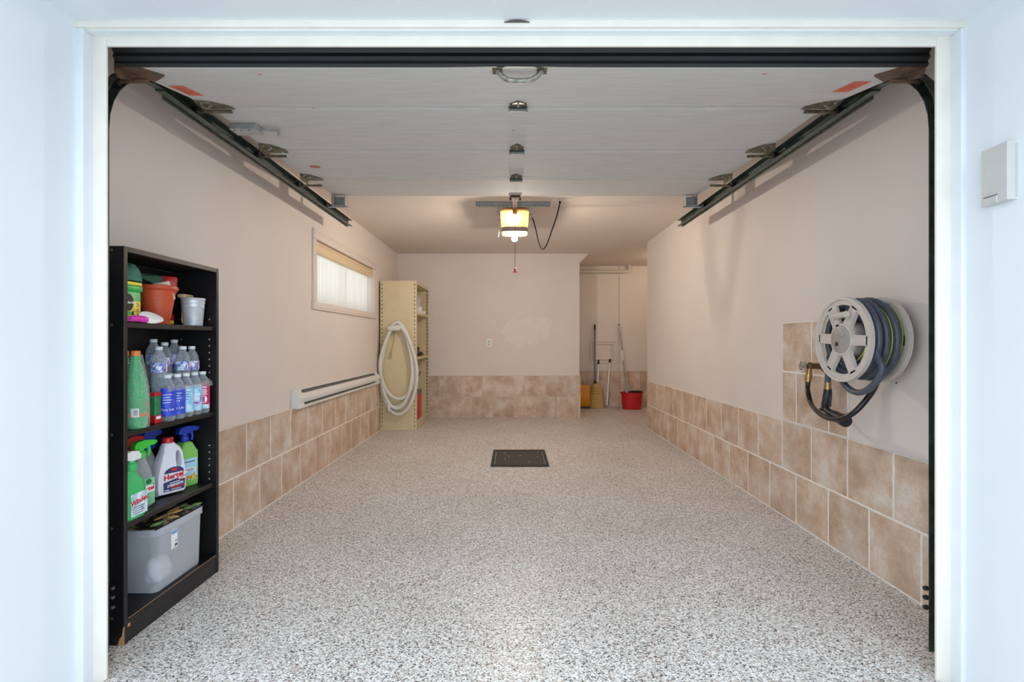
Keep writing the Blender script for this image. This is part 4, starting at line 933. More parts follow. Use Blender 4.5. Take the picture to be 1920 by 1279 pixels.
# pistol nozzle
nz_ = thing('spray_nozzle', 'black pistol spray nozzle hanging from the garden hose end', 'nozzle', (1.6, 2.53, 0.76))
bm = nb(); g_ = [pxX(1552, 730, 1.60), pxX(1551.5, 738, 1.60), pxX(1550, 750, 1.60), pxX(1548, 760, 1.60), pxX(1549, 768, 1.60), pxX(1556, 774, 1.595), pxX(1566, 779, 1.59), pxX(1573, 783, 1.585), pxX(1580, 787, 1.58)]
tube(bm, cr(g_, 3), [0.019] * 4 + [0.020] * 6 + [0.017] * 5 + [0.020] * 3 + [0.024] * 7, 12); put('pistol_body', bm, NOZZLE, nz_)
bm = nb(); tube(bm, [pxX(1577, 785.5, 1.583), pxX(1586, 790, 1.578)], 0.029, 14); put('spray_head', bm, NOZZLE, nz_)
bm = nb(); tube(bm, [pxX(1541, 766, 1.60), pxX(1546, 768, 1.60)], 0.013, 12); put('adjuster_knob', bm, NOZZLE, nz_)
bm = nb(); tube(bm, cr([pxX(1557, 742, 1.60), pxX(1556, 754, 1.597), pxX(1555, 763, 1.596)], 4), 0.007, 8)
for k in range(7):
    p = pxX(1557.5 - 0.3 * k, 738 + 3.4 * k, 1.60); ball(bm, p, 0.0085, 1)
put('grip_ridges', bm, NOZZLE, nz_)
# faucet and leader hose
fz = thing('water_faucet', 'old brass water faucet with a round handle on the tile patch', 'faucet', (1.66, 2.73, 0.95))
A0 = pxX(1548, 687, TR + 0.001); fy, fz0 = A0.y, A0.z
bm = nb(); tube(bm, [(TR, fy, fz0), (TR - 0.012, fy, fz0)], [0.034, 0.030], 16); put('wall_flange', bm, COPPER, fz)
bm = nb(); tube(bm, [(TR, fy, fz0), (1.645, fy, fz0 + 0.002)], [0.018, 0.015], 12); ball(bm, (1.648, fy, fz0 + 0.002), 0.021, 2); tube(bm, [(1.645, fy, fz0), (1.618, fy, fz0)], 0.012, 12); put('faucet_body', bm, COPPER, fz)
bm = nb(); tube(bm, [(1.645, fy, fz0 - 0.01), (1.640, fy, fz0 - 0.045)], [0.013, 0.016], 12); tube(bm, [(1.640, fy, fz0 - 0.045), (1.637, fy, fz0 - 0.075)], 0.0185, 14); put('spout', bm, BRASS, fz)
bm = nb(); cxh = 1.606
tube(bm, [(cxh, fy + 0.028 * math.cos(2 * PI * k / 20) * (1 + .07 * math.cos(PI * k / 2)), fz0 + 0.028 * math.sin(2 * PI * k / 20) * (1 + .07 * math.cos(PI * k / 2))) for k in range(20)], 0.0052, 6, closed=True)
for k in range(4): tube(bm, [(cxh, fy, fz0), (cxh, fy + 0.028 * math.cos(PI / 2 * k + .4), fz0 + 0.028 * math.sin(PI / 2 * k + .4))], 0.004, 6)
tube(bm, [(1.622, fy, fz0), (1.600, fy, fz0)], 0.007, 8); put('round_handle', bm, CHROME, fz)
lh = thing('leader_hose', 'black leader hose looping from the faucet to the reel', 'hose', (1.62, 2.5, 0.72))
lp = [Vector((1.637, fy, fz0 - 0.074)), Vector((1.634, fy, fz0 - 0.11)), pxX(1515, 735, 1.62), pxX(1521, 757, 1.61), pxX(1535, 774, 1.565), pxX(1555, 785, 1.545), pxX(1578, 785, 1.54), pxX(1602, 773, 1.56), pxX(1624, 750, 1.60), pxX(1640, 726, 1.635), pxX(1648, 700, 1.65), pxX(1654, 665, 1.648)]
bm = nb(); tube(bm, cr(lp, 6), 0.0125, 10); put('leader_tube', bm, BLACKHOSE, lh, smooth=60)
bm = nb(); tube(bm, [Vector((1.638, fy, fz0 - 0.068)), Vector((1.636, fy, fz0 - 0.086))], 0.0155, 12); put('brass_ferrule', bm, BRASS, lh)
bm = nb(); c = pxX(1681, 718, XR - 0.0005); lathe(bm, [(0.004, 0), (0.004, 0.002), (0, 0.002)], c, 10, RY); tag(put('wall_screw', bm, DARKTOOL), 'small dark screw in the wall below the hose reel', 'screw')

# ------------------------------------------------------------------ keypad outside on the right
kp = thing('door_keypad', 'pale grey plastic door keypad on the white outer wall', 'keypad', (1.46, 1.49, 1.53)); KX = 1.464
bm = nb(); y0, y1, z0, z1 = 1.445, 1.535, 1.532, 1.702
prism(bm, [(KX, y0), (KX - 0.026, y0 + 0.004), (KX - 0.019, y1), (KX, y1)], z0, z1, 'Z'); put('keypad_cover', bm, PLASTG, kp)
bm = nb(); box(bm, (KX - 0.026, y1 - 0.056, z0 - 0.001), (KX - 0.018, y1 - 0.012, z0 + 0.022), 0.002); put('thumb_tab', bm, PLASTG, kp)
bm = nb(); box(bm, (KX - 0.004, y0 - 0.004, z0 + 0.008), (KX, y1, z1 - 0.008), 0.001); put('keypad_base', bm, PLASTG, kp)
bm = nb(); box(bm, (KX - 0.0265, y1 - 0.056, z0 + 0.0225), (KX - 0.018, y1 - 0.012, z0 + 0.0245)); put('tab_gap', bm, OPENER_GREY, kp, smooth=0)

# ------------------------------------------------------------------ black bookcase
BX0, BX1, BY0, BY1, BH = -1.645, -1.425, 1.832, 2.424, 1.47
bc = thing('bookcase', 'tall black wooden bookcase with four open compartments just inside the door', 'bookcase', (-1.535, 2.13, 0))
for a, b in ((BY0, BY0 + 0.018), (BY1 - 0.018, BY1)):
    bm = nb(); box(bm, (BX0, a, 0), (BX1, b, BH), 0.0015); sp_ = put('side_panel', bm, BLACKWOOD, bc)
bm = nb()
for Xp in (BX1 - 0.035, BX0 + 0.05):
    for z in [0.20 + 0.032 * k for k in range(38)]:
        if (0.42 < z < 0.62) or (0.9 < z < 1.15) or abs(z - 1.22) < .02: cyl(bm, (Xp, BY1 - 0.0185, z), (Xp, BY1 - 0.0192, z), 0.0032, 8)
put('pin_holes', bm, PLASTG, sp_, kind='stuff')
for z in (0.07, 0.42, 0.76, 1.17, BH - 0.02):
    bm = nb(); xf = BX1 - (0.0 if z in (0.07,) or z > 1.4 else 0.012)
    box(bm, (BX0 + 0.006, BY0 + 0.018, z), (xf, BY1 - 0.018, z + 0.02), 0.0015); put('shelf', bm, BLACKWOOD, bc)
bm = nb(); box(bm, (BX0, BY0 + 0.018, 0.02), (BX0 + 0.006, BY1 - 0.018, BH - 0.02)); put('back_panel', bm, BLACKWOOD, bc, smooth=0)
bm = nb(); box(bm, (BX1 - 0.02, BY0 + 0.018, 0), (BX1 - 0.003, BY1 - 0.018, 0.068), 0.0015); put('kick_plate', bm, BLACKWOOD, bc)
bm = nb(); prism(bm, [(BX1 + 0.0006, 0), (BX1 - 0.024, 0), (BX1 - 0.017, 0.025), (BX1 - 0.008, 0.035), (BX1 - 0.004, 0.065), (BX1 + 0.0006, 0.072)], BY0 - 0.0008, BY0 + 0.001, 'Y'); box(bm, (BX1 - 0.0003, BY0 + 0.02, 0.0895), (BX1 + 0.0006, BY1 - 0.03, 0.0910)); box(bm, (BX1 - 0.0022, BY0 + 0.019, 0.058), (BX1 - 0.0005, BY0 + 0.03, 0.070))
put('chipped_edge', bm, RAWWOOD, bc, smooth=0)
bm = nb()
for z in (0.10, 0.43, 0.775, 1.18, 1.455):
    lathe(bm, [(0.005, 0), (0.005, 0.0015), (0, 0.0015)], (BX1 - 0.045, BY0, z), 10, Matrix.Rotation(PI / 2, 3, 'X'))
put('screw_heads', bm, GREYBROWN, bc)

# --- top shelf goods (surface 1.19)
Z1 = 1.190
tb = thing('plant_food_tub', 'green and yellow plant food tub on the bookcase top shelf', 'tub', (-1.522, 1.918, Z1))
def ax(ux, uy): return None
bm = nb(); tx0, tx1, ty0, ty1 = -1.578, -1.466, 1.862, 1.974
box(bm, (tx0, ty0, Z1), (tx1, ty1, Z1 + 0.125), 0.008, 2); put('tub_body', bm, GREENTUB, tb)
bm = nb(); box(bm, (tx0 - 0.004, ty0 - 0.004, Z1 + 0.122), (tx1 + 0.004, ty1 + 0.004, Z1 + 0.146), 0.006, 2); put('tub_collar', bm, GREENTUB, tb)
bm = nb(); box(bm, (tx0 - 0.002, ty0 - 0.002, Z1 + 0.146), (tx1 + 0.002, ty1 + 0.002, Z1 + 0.160), 0.004, 2); put('tub_lid', bm, YELLOW, tb)
TF = lambda u, v: Vector((tx1 + 0.0008, 1.918 + u, Z1 + 0.062 + v))
TN = lambda u, v: Vector((-1.522 + u, ty0 - 0.0008, Z1 + 0.062 + v))
for fn in (TF, TN):
    o1 = lambda u, v, f=fn: f(u, v); nrm_ = Vector((0.0006, 0, 0)) if fn is TF else Vector((0, -0.0006, 0))
    bm = nb(); patch(bm, fn, -0.048, 0.048, -0.058, 0.022, 2, 2); lb = put('label', bm, YELLOW, tb, smooth=0)
    bm = nb(); disc(bm, lambda u, v: fn(u, v) + nrm_, -0.014, 0.016, 0.027, 0.033); put('label_disc', bm, INKBLK, lb, smooth=0)
    put('lettering', text_bm('Miracle-Gro', 0.0135, lambda u, v: fn(u - 0.010, v + 0.016) + nrm_ * 2, .0004), INKWHITE, lb, smooth=0)
    bm = nb(); patch(bm, lambda u, v: fn(u, v) + nrm_, -0.047, 0.012, -0.032, -0.018, 2, 1); put('label_band', bm, GREENTUB, lb, smooth=0)
    bm = nb(); disc(bm, lambda u, v: fn(u, v) + nrm_, 0.026, -0.030, 0.021, 0.027); disc(bm, lambda u, v: fn(u, v) + nrm_ * .9, 0.034, 0.002, 0.012, 0.016); put('flower_picture', bm, FLOWERPIC, lb, smooth=0)
# dark green glove or cap lying on the tub
gl = thing('green_cap', 'dark green cloth cap lying on the plant food tub', 'cap', (-1.52, 1.93, Z1 + 0.162))
bm = nb(); vs = ball(bm, (0, 0, 0), 1.0, 3)
rr = random.Random(2)
for v in vs:
    n_ = v.co.normalized(); k = 1 + 0.10 * math.sin(4 * n_.x + 2 * n_.y) + 0.08 * math.sin(5 * n_.y + 1)
    v.co = Vector((-1.515 + n_.x * 0.066 * k, 1.945 + n_.y * 0.072 * k, Z1 + 0.163 + max(0, n_.z) * 0.066 * k + (0.001 if n_.z < 0 else 0)))
put('crown', bm, DKGREEN, gl, smooth=80)
bm = nb(); n = 14; top = [Vector((-1.49 + 0.075 * math.cos(a_) , 2.012 + 0.050 * math.sin(a_), Z1 + 0.180 + 0.015 * math.sin(a_ * 1.0 + 2.2))) for a_ in [-1.2 + 2.6 * k / n for k in range(n + 1)]]
inn = [Vector((-1.505 + 0.03 * math.cos(a_), 1.96 + 0.03 * math.sin(a_), Z1 + 0.196)) for a_ in [-1.2 + 2.6 * k / n for k in range(n + 1)]]
for dz in (0, -0.006):
    A = [bm.verts.new(p + Vector((0, 0, dz))) for p in top]; B = [bm.verts.new(p + Vector((0, 0, dz))) for p in inn]
    for k in range(n): bm.faces.new((A[k], A[k + 1], B[k + 1], B[k]))
put('brim', bm, DKGREEN, gl, smooth=80)
# terracotta pot with oddments
POT = Vector((-1.540, 2.160, Z1))
pt = thing('flower_pot', 'terracotta plastic flower pot on the bookcase top shelf', 'flower pot', POT)
bm = nb(); lathe(bm, [(0.0, 0.004), (0.046, 0.004), (0.048, 0.0), (0.050, 0.018), (0.047, 0.021), (0.052, 0.03), (0.064, 0.105), (0.0655, 0.106), (0.0665, 0.117), (0.0675, 0.119), (0.069, 0.136), (0.072, 0.146), (0.076, 0.148), (0.0815, 0.156), (0.080, 0.166), (0.074, 0.169), (0.069, 0.165), (0.066, 0.14), (0.0, 0.13)], POT, 36); put('pot_body', bm, TERRA, pt)
def in_pot(name, lab, cat, bm, mat): tag(put(name, bm, mat), lab, cat)
bm = nb(); R_ = Matrix.Translation((-1.505, 2.140, 1.334)) @ Matrix.Rotation(0.5, 4, 'X') @ Matrix.Rotation(0.55, 4, 'Z'); box(bm, (-0.04, -0.003, -0.045), (0.04, 0.003, 0.038), 0.001, 1, R_); in_pot('seed_packet', 'cream paper packet sticking out of the terracotta pot', 'packet', bm, PAPER)
bm = nb(); R_ = Matrix.Translation((-1.518, 2.205, 1.362)) @ Matrix.Rotation(-0.1, 4, 'X') @ Matrix.Rotation(0.5, 4, 'Z'); box(bm, (-0.03, -0.02, -0.03), (0.03, 0.02, 0.042), 0.005, 2, R_)
rb = thing('red_pack', 'red box sticking out of the terracotta pot', 'box', (-1.545, 2.195, 1.325)); put('red_body', bm, REDPLAST, rb)
bm = nb(); R_ = Matrix.Translation((-1.507, 2.165, 1.345)) @ Matrix.Rotation(0.3, 4, 'Y'); lathe(bm, [(0.0, -0.02), (0.010, -0.018), (0.011, 0.012), (0.005, 0.024), (0.0, 0.026)], (-1.507, 2.168, 1.352), 10); in_pot('white_tube', 'little white tube beside the red box in the pot', 'tube', bm, PLASTW)
# galvanised pail with brush
PL = Vector((-1.496, 2.338, Z1)); pa = thing('metal_pail', 'small galvanised metal pail on the bookcase top shelf', 'pail', PL)
bm = nb(); lathe(bm, [(0.0, 0.004), (0.036, 0.004), (0.037, 0.0), (0.040, 0.002), (0.0463, 0.086), (0.0478, 0.088), (0.0470, 0.094), (0.0475, 0.104), (0.0492, 0.106), (0.0485, 0.112), (0.050, 0.122), (0.053, 0.126), (0.0515, 0.130), (0.048, 0.124), (0.038, 0.012), (0.0, 0.012)], PL, 32); put('pail_body', bm, PAILM, pa)
sb_ = thing('scrub_brush', 'tan wooden scrub brush standing in the metal pail', 'brush', (-1.50, 2.33, Z1 + 0.02))
bm = nb(); box(bm, (-1.535, 2.285, Z1 + 0.13), (-1.500, 2.352, Z1 + 0.146), 0.004, 2); put('brush_back', bm, TAN, sb_)
bm = nb(); box(bm, (-1.530, 2.306, Z1 + 0.014), (-1.508, 2.345, Z1 + 0.13), 0.002); put('brush_bristles', bm, TAN, sb_)
# pink handled scoop
pk = thing('hand_scoop', 'white oval scoop with a pink handle at the shelf front', 'scoop', (-1.44, 1.96, Z1))
bm = nb(); vs = ball(bm, (0, 0, 0), 1, 3)
for v in vs:
    n_ = v.co.copy(); v.co = Vector((-1.449 + n_.x * 0.010 - 0.012 * n_.z, 2.005 + n_.y * 0.068, Z1 + 0.022 + n_.z * (0.022 if n_.z < 0 else 0.026) * (1 - 0.25 * n_.y)))
put('scoop_blade', bm, PLASTW, pk, smooth=80)
bm = nb(); tube(bm, cr([(-1.445, 1.853, Z1 + 0.012), (-1.444, 1.88, Z1 + 0.014), (-1.442, 1.92, Z1 + 0.016), (-1.440, 1.955, Z1 + 0.014), (-1.440, 1.962, Z1 + 0.014)], 4), [0.010] * 4 + [0.0115] * 5 + [0.013] * 4 + [0.011] * 4, 12); hd = put('scoop_handle', bm, PINK, pk)
bm = nb(); lathe(bm, [(0.006, 0), (0.006, 0.0006), (0, 0.0006)], (-1.4335, 1.872, Z1 + 0.0145), 12, Matrix.Rotation(PI / 2, 3, 'Y'), sx=0.6, sy=1.5); put('hanging_hole', bm, M('deep_pink', (120, 20, 96), .5), hd)
bm = nb(); box(bm, (-1.60, 2.262, Z1), (-1.555, 2.300, Z1 + 0.055), 0.008, 2); rb = thing('red_pouch', 'small red pouch between the terracotta pot and metal pail', 'pouch', (-1.578, 2.281, Z1)); put('pouch_body', bm, REDPLAST, rb)
bm = nb(); box(bm, (-1.5545, 2.268, Z1 + 0.008), (-1.5535, 2.29, Z1 + 0.024)); put('pouch_mark', bm, YELLOW, rb, smooth=0)

# --- second shelf (surface .78)
Z2 = 0.780
def green_bottle(loc, lab):
    L_ = Vector(loc); t_ = thing('sparkling_water_bottle', lab, 'bottle', L_, group='green sparkling water bottles')
    bm = nb(); lathe(bm, [(0.0, 0.006), (0.030, 0.004), (0.034, 0.0), (0.040, 0.012), (0.0425, 0.035), (0.0425, 0.115), (0.040, 0.145), (0.034, 0.185), (0.026, 0.225), (0.018, 0.262), (0.0135, 0.278), (0.0135, 0.283)], L_, 26); put('bottle_body', bm, GREENCLR, t_)
    bm = nb(); lathe(bm, [(0.0162, 0.281), (0.0165, 0.283), (0.0165, 0.299), (0.014, 0.302), (0, 0.302)], L_, 20); put('cap', bm, ORANGECAP, t_)
    bm = nb(); lathe(bm, [(0.0434, 0.062), (0.0434, 0.112)], L_, 26); 
    for f in [f for f in bm.faces if len(f.verts) > 4]: bm.faces.remove(f)
    lb = put('label', bm, M('green_label', (60, 176, 110), .45, var=.1, scale=50), t_)
    bm = nb(); lathe(bm, [(0.0434, 0.046), (0.0434, 0.0615)], L_, 26)
    for f in [f for f in bm.faces if len(f.verts) > 4]: bm.faces.remove(f)
    put('label_stripe', bm, ORANGECAP, lb)
    def cy(u, v): a_ = -0.85 + u / 0.0440; return Vector((L_.x + 0.0440 * math.cos(a_), L_.y + 0.0440 * math.sin(a_), L_.z + v))
    bm = nb(); patch(bm, cy, -0.018, 0.008, 0.046, 0.080, 6, 1); bc_ = put('barcode_square', bm, INKWHITE, lb)
    bm = nb()
    def cy2(u, v): a_ = -0.85 + u / 0.0444; return Vector((L_.x + 0.0444 * math.cos(a_), L_.y + 0.0444 * math.sin(a_), L_.z + v))
    for k in range(5): patch(bm, cy2, -0.010, 0.004, 0.054 + k * 0.0042, 0.056 + k * 0.0042, 2, 1)
    put('barcode_bars', bm, INKBLK, lb)
    bm = nb(); patch(bm, cy2, 0.034, 0.044, 0.085, 0.102, 3, 1); patch(bm, cy2, -0.04, -0.026, 0.096, 0.104, 3, 1); put('label_marks', bm, ORANGECAP, lb)
    return t_
green_bottle((-1.474, 1.952, Z2), 'green bottle with an orange cap at the bookcase shelf front')
green_bottle((-1.556, 1.998, Z2), 'green bottle with an orange cap half hidden behind the bookcase side')
# crinkled shrink wrap around the two green bottles
bm = nb(); rr = random.Random(9); base = []
for k in range(40):
    a_ = 2 * PI * k / 40; d_ = Vector((math.cos(a_), math.sin(a_), 0)); c1, c2 = Vector((-1.474, 1.952, 0)), Vector((-1.556, 1.998, 0))
    base.append((c1 if c1.dot(d_) > c2.dot(d_) else c2) + d_ * 0.0455)
rings = []
for j, (z, k_) in enumerate([(0.003, 1.0), (0.03, 1.015), (0.07, 1.01), (0.11, 1.01), (0.15, 0.98), (0.19, 0.90), (0.23, 0.80), (0.265, 0.70), (0.285, 0.62)]):
    cc = Vector((-1.515, 1.975, 0)); rings.append([bm.verts.new(cc + (p - cc) * (k_ + rr.uniform(-.018, .018) * (0 if j == 0 else 1)) + Vector((0, 0, Z2 + z + (rr.uniform(-.012, .012) if j == 8 else 0)))) for p in base])
for A, B in zip(rings, rings[1:]):
    for k in range(40): bm.faces.new((A[k], A[(k + 1) % 40], B[(k + 1) % 40], B[k]))
tag(put('plastic_wrap', bm, WRAP, smooth=25), 'crinkled clear plastic wrap around the green bottles', 'wrap')
bx_ = thing('small_carton', 'small green carton with a red base behind the green bottles', 'carton', (-1.50, 2.075, Z2))
bm = nb(); box(bm, (-1.500, 2.045, Z2 + 0.03), (-1.462, 2.079, Z2 + 0.125), 0.003); put('carton_body', bm, M('carton_green', (44, 120, 70), .5, var=.2, scale=50), bx_)
bm = nb(); box(bm, (-1.502, 2.043, Z2), (-1.460, 2.081, Z2 + 0.034), 0.002); rb_ = put('carton_base', bm, REDPLAST, bx_)
bm = nb(); box(bm, (-1.4598, 2.046, Z2 + 0.018), (-1.4592, 2.072, Z2 + 0.030)); put('base_label', bm, INKWHITE, rb_, smooth=0)
bm = nb(); box(bm, (-1.501, 2.044, Z2 + 0.112), (-1.461, 2.080, Z2 + 0.127), 0.002); put('carton_top', bm, REDPLAST, bx_)

def water_bottle(loc, style, lab, cat_group):
    L_ = Vector(loc); t_ = thing('water_bottle', lab, 'bottle', L_, group=cat_group)
    bm = nb(); P_ = [(0.0, 0.008), (0.018, 0.002), (0.024, 0.0), (0.0285, 0.008), (0.029, 0.03), (0.0275, 0.036), (0.029, 0.042), (0.0275, 0.052), (0.029, 0.058), (0.027, 0.072), (0.0285, 0.082), (0.0295, 0.09), (0.0295, 0.125), (0.0285, 0.132), (0.026, 0.15), (0.019, 0.167), (0.0125, 0.177), (0.0125, 0.183)]
    lathe(bm, P_, L_, 22); put('bottle_body', bm, WATERCLR, t_)
    bm = nb(); lathe(bm, [(0.0145, 0.182), (0.0148, 0.184), (0.0148, 0.194), (0.0135, 0.196), (0, 0.196)], L_, 18); put('cap', bm, CAPW, t_)
    R_ = 0.0302; z0, z1 = (0.088, 0.127) if style == 'ring' else (0.022, 0.140)
    mat = {'ring': LWHITE, 'blue': LBLUE, 'sky': LSKY, 'oval': LSKY, 'pink': LPINK}[style]
    bm = nb(); lathe(bm, [(R_, z0), (R_, z1)] if style == 'ring' else [(R_, z0), (R_, 0.128), (0.0285, z1)], L_, 24)
    for f in [f for f in bm.faces if len(f.verts) > 4]: bm.faces.remove(f)
    lb = put('label', bm, mat, t_)
    def cy(dr=0.0005, ph=-0.95): return lambda u, v: Vector((L_.x + (R_ + dr) * math.cos(ph + u / R_), L_.y + (R_ + dr) * math.sin(ph + u / R_), L_.z + v))
    def strip(u0, u1, v0, v1, m_, nm, dr=.0005):
        bm = nb(); patch(bm, cy(dr), u0, u1, v0, v1, 8, 1); return put(nm, bm, m_, lb)
    if style == 'ring':
        bm = nb(); disc(bm, cy(), 0.0, 0.1075, 0.016, 0.016, 16); put('label_oval', bm, INKBLUE, lb)
        put('lettering', text_bm('Pure', 0.0125, lambda u, v: cy(.001)(u, v + 0.112)), INKWHITE, lb, smooth=0)
        put('lettering', text_bm('Life', 0.0125, lambda u, v: cy(.001)(u + .001, v + 0.102)), INKWHITE, lb, smooth=0)
        strip(0.022, 0.027, 0.09, 0.125, LPINK, 'label_edge')
    elif style == 'oval':
        bm = nb(); disc(bm, cy(), 0.0, 0.083, 0.029, 0.043, 24); put('label_oval', bm, INKBLUE, lb)
        put('lettering', text_bm('Pure', 0.023, lambda u, v: cy(.001)(u, v + 0.097), .0006), INKWHITE, lb, smooth=0)
        put('lettering', text_bm('Life', 0.023, lambda u, v: cy(.001)(u + .001, v + 0.078), .0006), INKWHITE, lb, smooth=0)
        strip(-0.012, 0.014, 0.052, 0.062, INKMAG, 'label_ribbon', .0009)
    elif style == 'pink':
        strip(-0.03, 0.03, 0.022, 0.042, LSKY, 'label_foot')
        bm = nb(); disc(bm, cy(), 0.004, 0.066, 0.013, 0.016, 18); put('label_seal', bm, INKWHITE, lb)
        for k in range(4): strip(-0.014, 0.018 - 0.004 * (k % 2), 0.088 + k * 0.007, 0.0915 + k * 0.007, INKWHITE, 'label_line')
        bm = nb(); disc(bm, cy(), 0.006, 0.122, 0.010, 0.004, 12); put('label_crown', bm, INKWHITE, lb)
    else:
        m_ = INKWHITE if style == 'blue' else INKBLUE
        for k in range(4): strip(-0.018, 0.016 - 0.006 * (k % 2), 0.112 - k * 0.011, 0.1145 - k * 0.011, m_, 'label_line')
        if style == 'blue': put('lettering', text_bm('Pure Life', 0.014, lambda u, v: cy(.001)(u, v + 0.05)), INKWHITE, lb, smooth=0)
    return t_
PACK = 'water bottles in the lower pack layer'; LOOSE = 'loose water bottles on the pack'
for i, (y, st, lab) in enumerate([(2.125, 'blue', 'water bottle with a deep blue label nearest the green bottles, lower layer'), (2.187, 'blue', 'second lower water bottle from the green bottles, deep blue label'), (2.246, 'sky', 'lower water bottle with a pale sky blue label and blue lines'), (2.306, 'oval', 'lower water bottle with a large blue oval on its label'), (2.366, 'pink', 'lower water bottle with a pink label at the far end')]):
    water_bottle((-1.468, y, Z2), st, lab, PACK)
for y, lab in ((2.166, 'lower water bottle of the rear row, nearest end'), (2.228, 'lower water bottle of the rear row, second from the near end'), (2.290, 'lower water bottle of the rear row, third from the near end'), (2.352, 'lower water bottle of the rear row, far end')):
    water_bottle((-1.531, y, Z2), 'sky', lab, 'rear water bottles of the lower pack layer')
for x, y, z, lab in ((-1.500, 2.118, .90, 'upper water bottle at the front left, beside the green bottle\'s cap'), (-1.500, 2.272, .90, 'upper water bottle at the front, second from the right'), (-1.500, 2.336, .90, 'rightmost upper water bottle'),
                     (-1.562, 2.172, .932, 'upper water bottle at the back left, the tallest standing'), (-1.562, 2.242, .918, 'upper water bottle at the back, in the middle'), (-1.562, 2.306, .930, 'upper water bottle at the back, rightmost of the rear three')):
    water_bottle((x, y, z), 'ring', lab, LOOSE)
# slab of torn pack film the upper bottles rest on
bm = nb(); n = 12; rr = random.Random(4)
g = [[bm.verts.new((-1.605 + 0.165 * i / 6, 2.085 + 0.31 * j / n, Z2 + 0.150 + rr.uniform(-.006, .006))) for i in range(7)] for j in range(n + 1)]
for j in range(n):
    for i in range(6): bm.faces.new((g[j][i], g[j][i + 1], g[j + 1][i + 1], g[j + 1][i]))
g2 = [bm.verts.new((-1.436 + rr.uniform(-.002, .002), 2.085 + 0.31 * j / n, Z2 + 0.128)) for j in range(n + 1)]
for j in range(n): bm.faces.new((g[j][6], g2[j], g2[j + 1], g[j + 1][6]))
tag(put('pack_film', bm, WRAP, smooth=20), 'torn clear film over the water bottle pack', 'film')

# --- third shelf (surface .44)
Z3 = 0.440
def trigger(parent, base, mat, d=1, sc_=1.0, nozzle=None):
    """spray head at local base; nozzle points along local d*y"""
    b_ = Vector(base); k = sc_
    bm = nb(); lathe(bm, [(0.0155 * k, 0), (0.0165 * k, 0.002 * k), (0.0165 * k, 0.022 * k), (0.011 * k, 0.026 * k), (0.010 * k, 0.034 * k)], b_, 18); put('collar', bm, mat, parent, local=True)
    bm = nb(); poly = [(-0.028, 0.034), (-0.030, 0.046), (-0.020, 0.060), (0.008, 0.064), (0.040, 0.060), (0.050, 0.056), (0.050, 0.042), (0.030, 0.040), (0.010, 0.032)]
    prism(bm, [(b_.y + d * y * k, b_.z + z * k) for y, z in poly], b_.x - 0.0105 * k, b_.x + 0.0105 * k, 'X'); put('spray_head', bm, nozzle or mat, parent, local=True)
    bm = nb(); tube(bm, [(b_.x, b_.y + d * 0.028 * k, b_.z + 0.042 * k), (b_.x, b_.y + d * 0.034 * k, b_.z + 0.02 * k), (b_.x, b_.y + d * 0.030 * k, b_.z + 0.002 * k)], [0.006 * k, 0.0055 * k, 0.005 * k], 8); put('trigger', bm, nozzle or mat, parent, local=True)
    bm = nb(); tube(bm, [(b_.x, b_.y + d * 0.049 * k, b_.z + 0.049 * k), (b_.x, b_.y + d * 0.060 * k, b_.z + 0.049 * k)], 0.008 * k, 10); put('nozzle_tip', bm, nozzle or mat, parent, local=True)
def flatbottle(parent, prof, mat, sx, sy, sq=0.62):
    bm = nb(); lathe(bm, prof, (0, 0, 0), 32, sx=sx, sy=sy, sq=sq); return put('bottle_body', bm, mat, parent, local=True)
# local frame: x = out of the shelf (label side), y = width
wx = thing('glass_cleaner', 'green spray bottle with a white trigger and a red lettered label', 'spray bottle', (-1.468, 1.918, Z3))
flatbottle(wx, [(0.0, 0.003), (0.050, 0.0), (0.056, 0.006), (0.057, 0.02), (0.057, 0.10), (0.055, 0.118), (0.046, 0.138), (0.030, 0.160), (0.023, 0.172), (0.021, 0.182)], CLEANGREEN, 0.55, 1.0)
trigger(wx, (0, 0.004, 0.180), CLEANGREEN, -1, 1.2, PLASTW)
WF = lambda u, v, e=0.0: Vector((0.0322 + e, u, v))
bm = nb(); patch(bm, WF, -0.040, 0.046, 0.012, 0.098, 2, 2); lb = put('label', bm, LABELPIC, wx, local=True, smooth=0)
put('lettering', text_bm('Windex', 0.028, lambda u, v: WF(u * 0.95 + 0.004, v + 0.066 + u * 0.12, .0007), .0011), INKRED, lb, local=True, smooth=0)
bm = nb()
for k in range(4): patch(bm, lambda u, v: WF(u, v, .0006), -0.03, 0.03 - 0.008 * (k % 2), 0.044 - k * 0.008, 0.0465 - k * 0.008, 2, 1)
put('label_line', bm, INKNAVY, lb, local=True, smooth=0)
# clear spray bottle, green label
hs_ = thing('clear_spray_cleaner', 'clear spray bottle with a bright green trigger and green label', 'spray bottle', (-1.520, 2.040, Z3), rotz=-0.25)
flatbottle(hs_, [(0.0, 0.003), (0.040, 0.0), (0.046, 0.006), (0.047, 0.05), (0.045, 0.10), (0.038, 0.14), (0.027, 0.172), (0.019, 0.192), (0.017, 0.205)], SPRAYCLR, 0.6, 1.0, 0.7)
trigger(hs_, (0, 0, 0.203), TRIGGREEN, 1, 1.1)
HF = lambda u, v, e=0.0: Vector((0.0290 + e - 0.35 * abs(u) ** 1.6 * 1.2, u, v))
bm = nb(); patch(bm, HF, -0.038, 0.040, 0.010, 0.118, 8, 2); lb = put('label', bm, M('green_cleaner_label', (120, 200, 150), .45, var=.2, scale=40), hs_, local=True, smooth=0)
bm = nb(); patch(bm, lambda u, v: HF(u, v, .0006), -0.038, 0.040, 0.060, 0.088, 8, 1); put('label_band', bm, INKWHITE, lb, local=True, smooth=0)
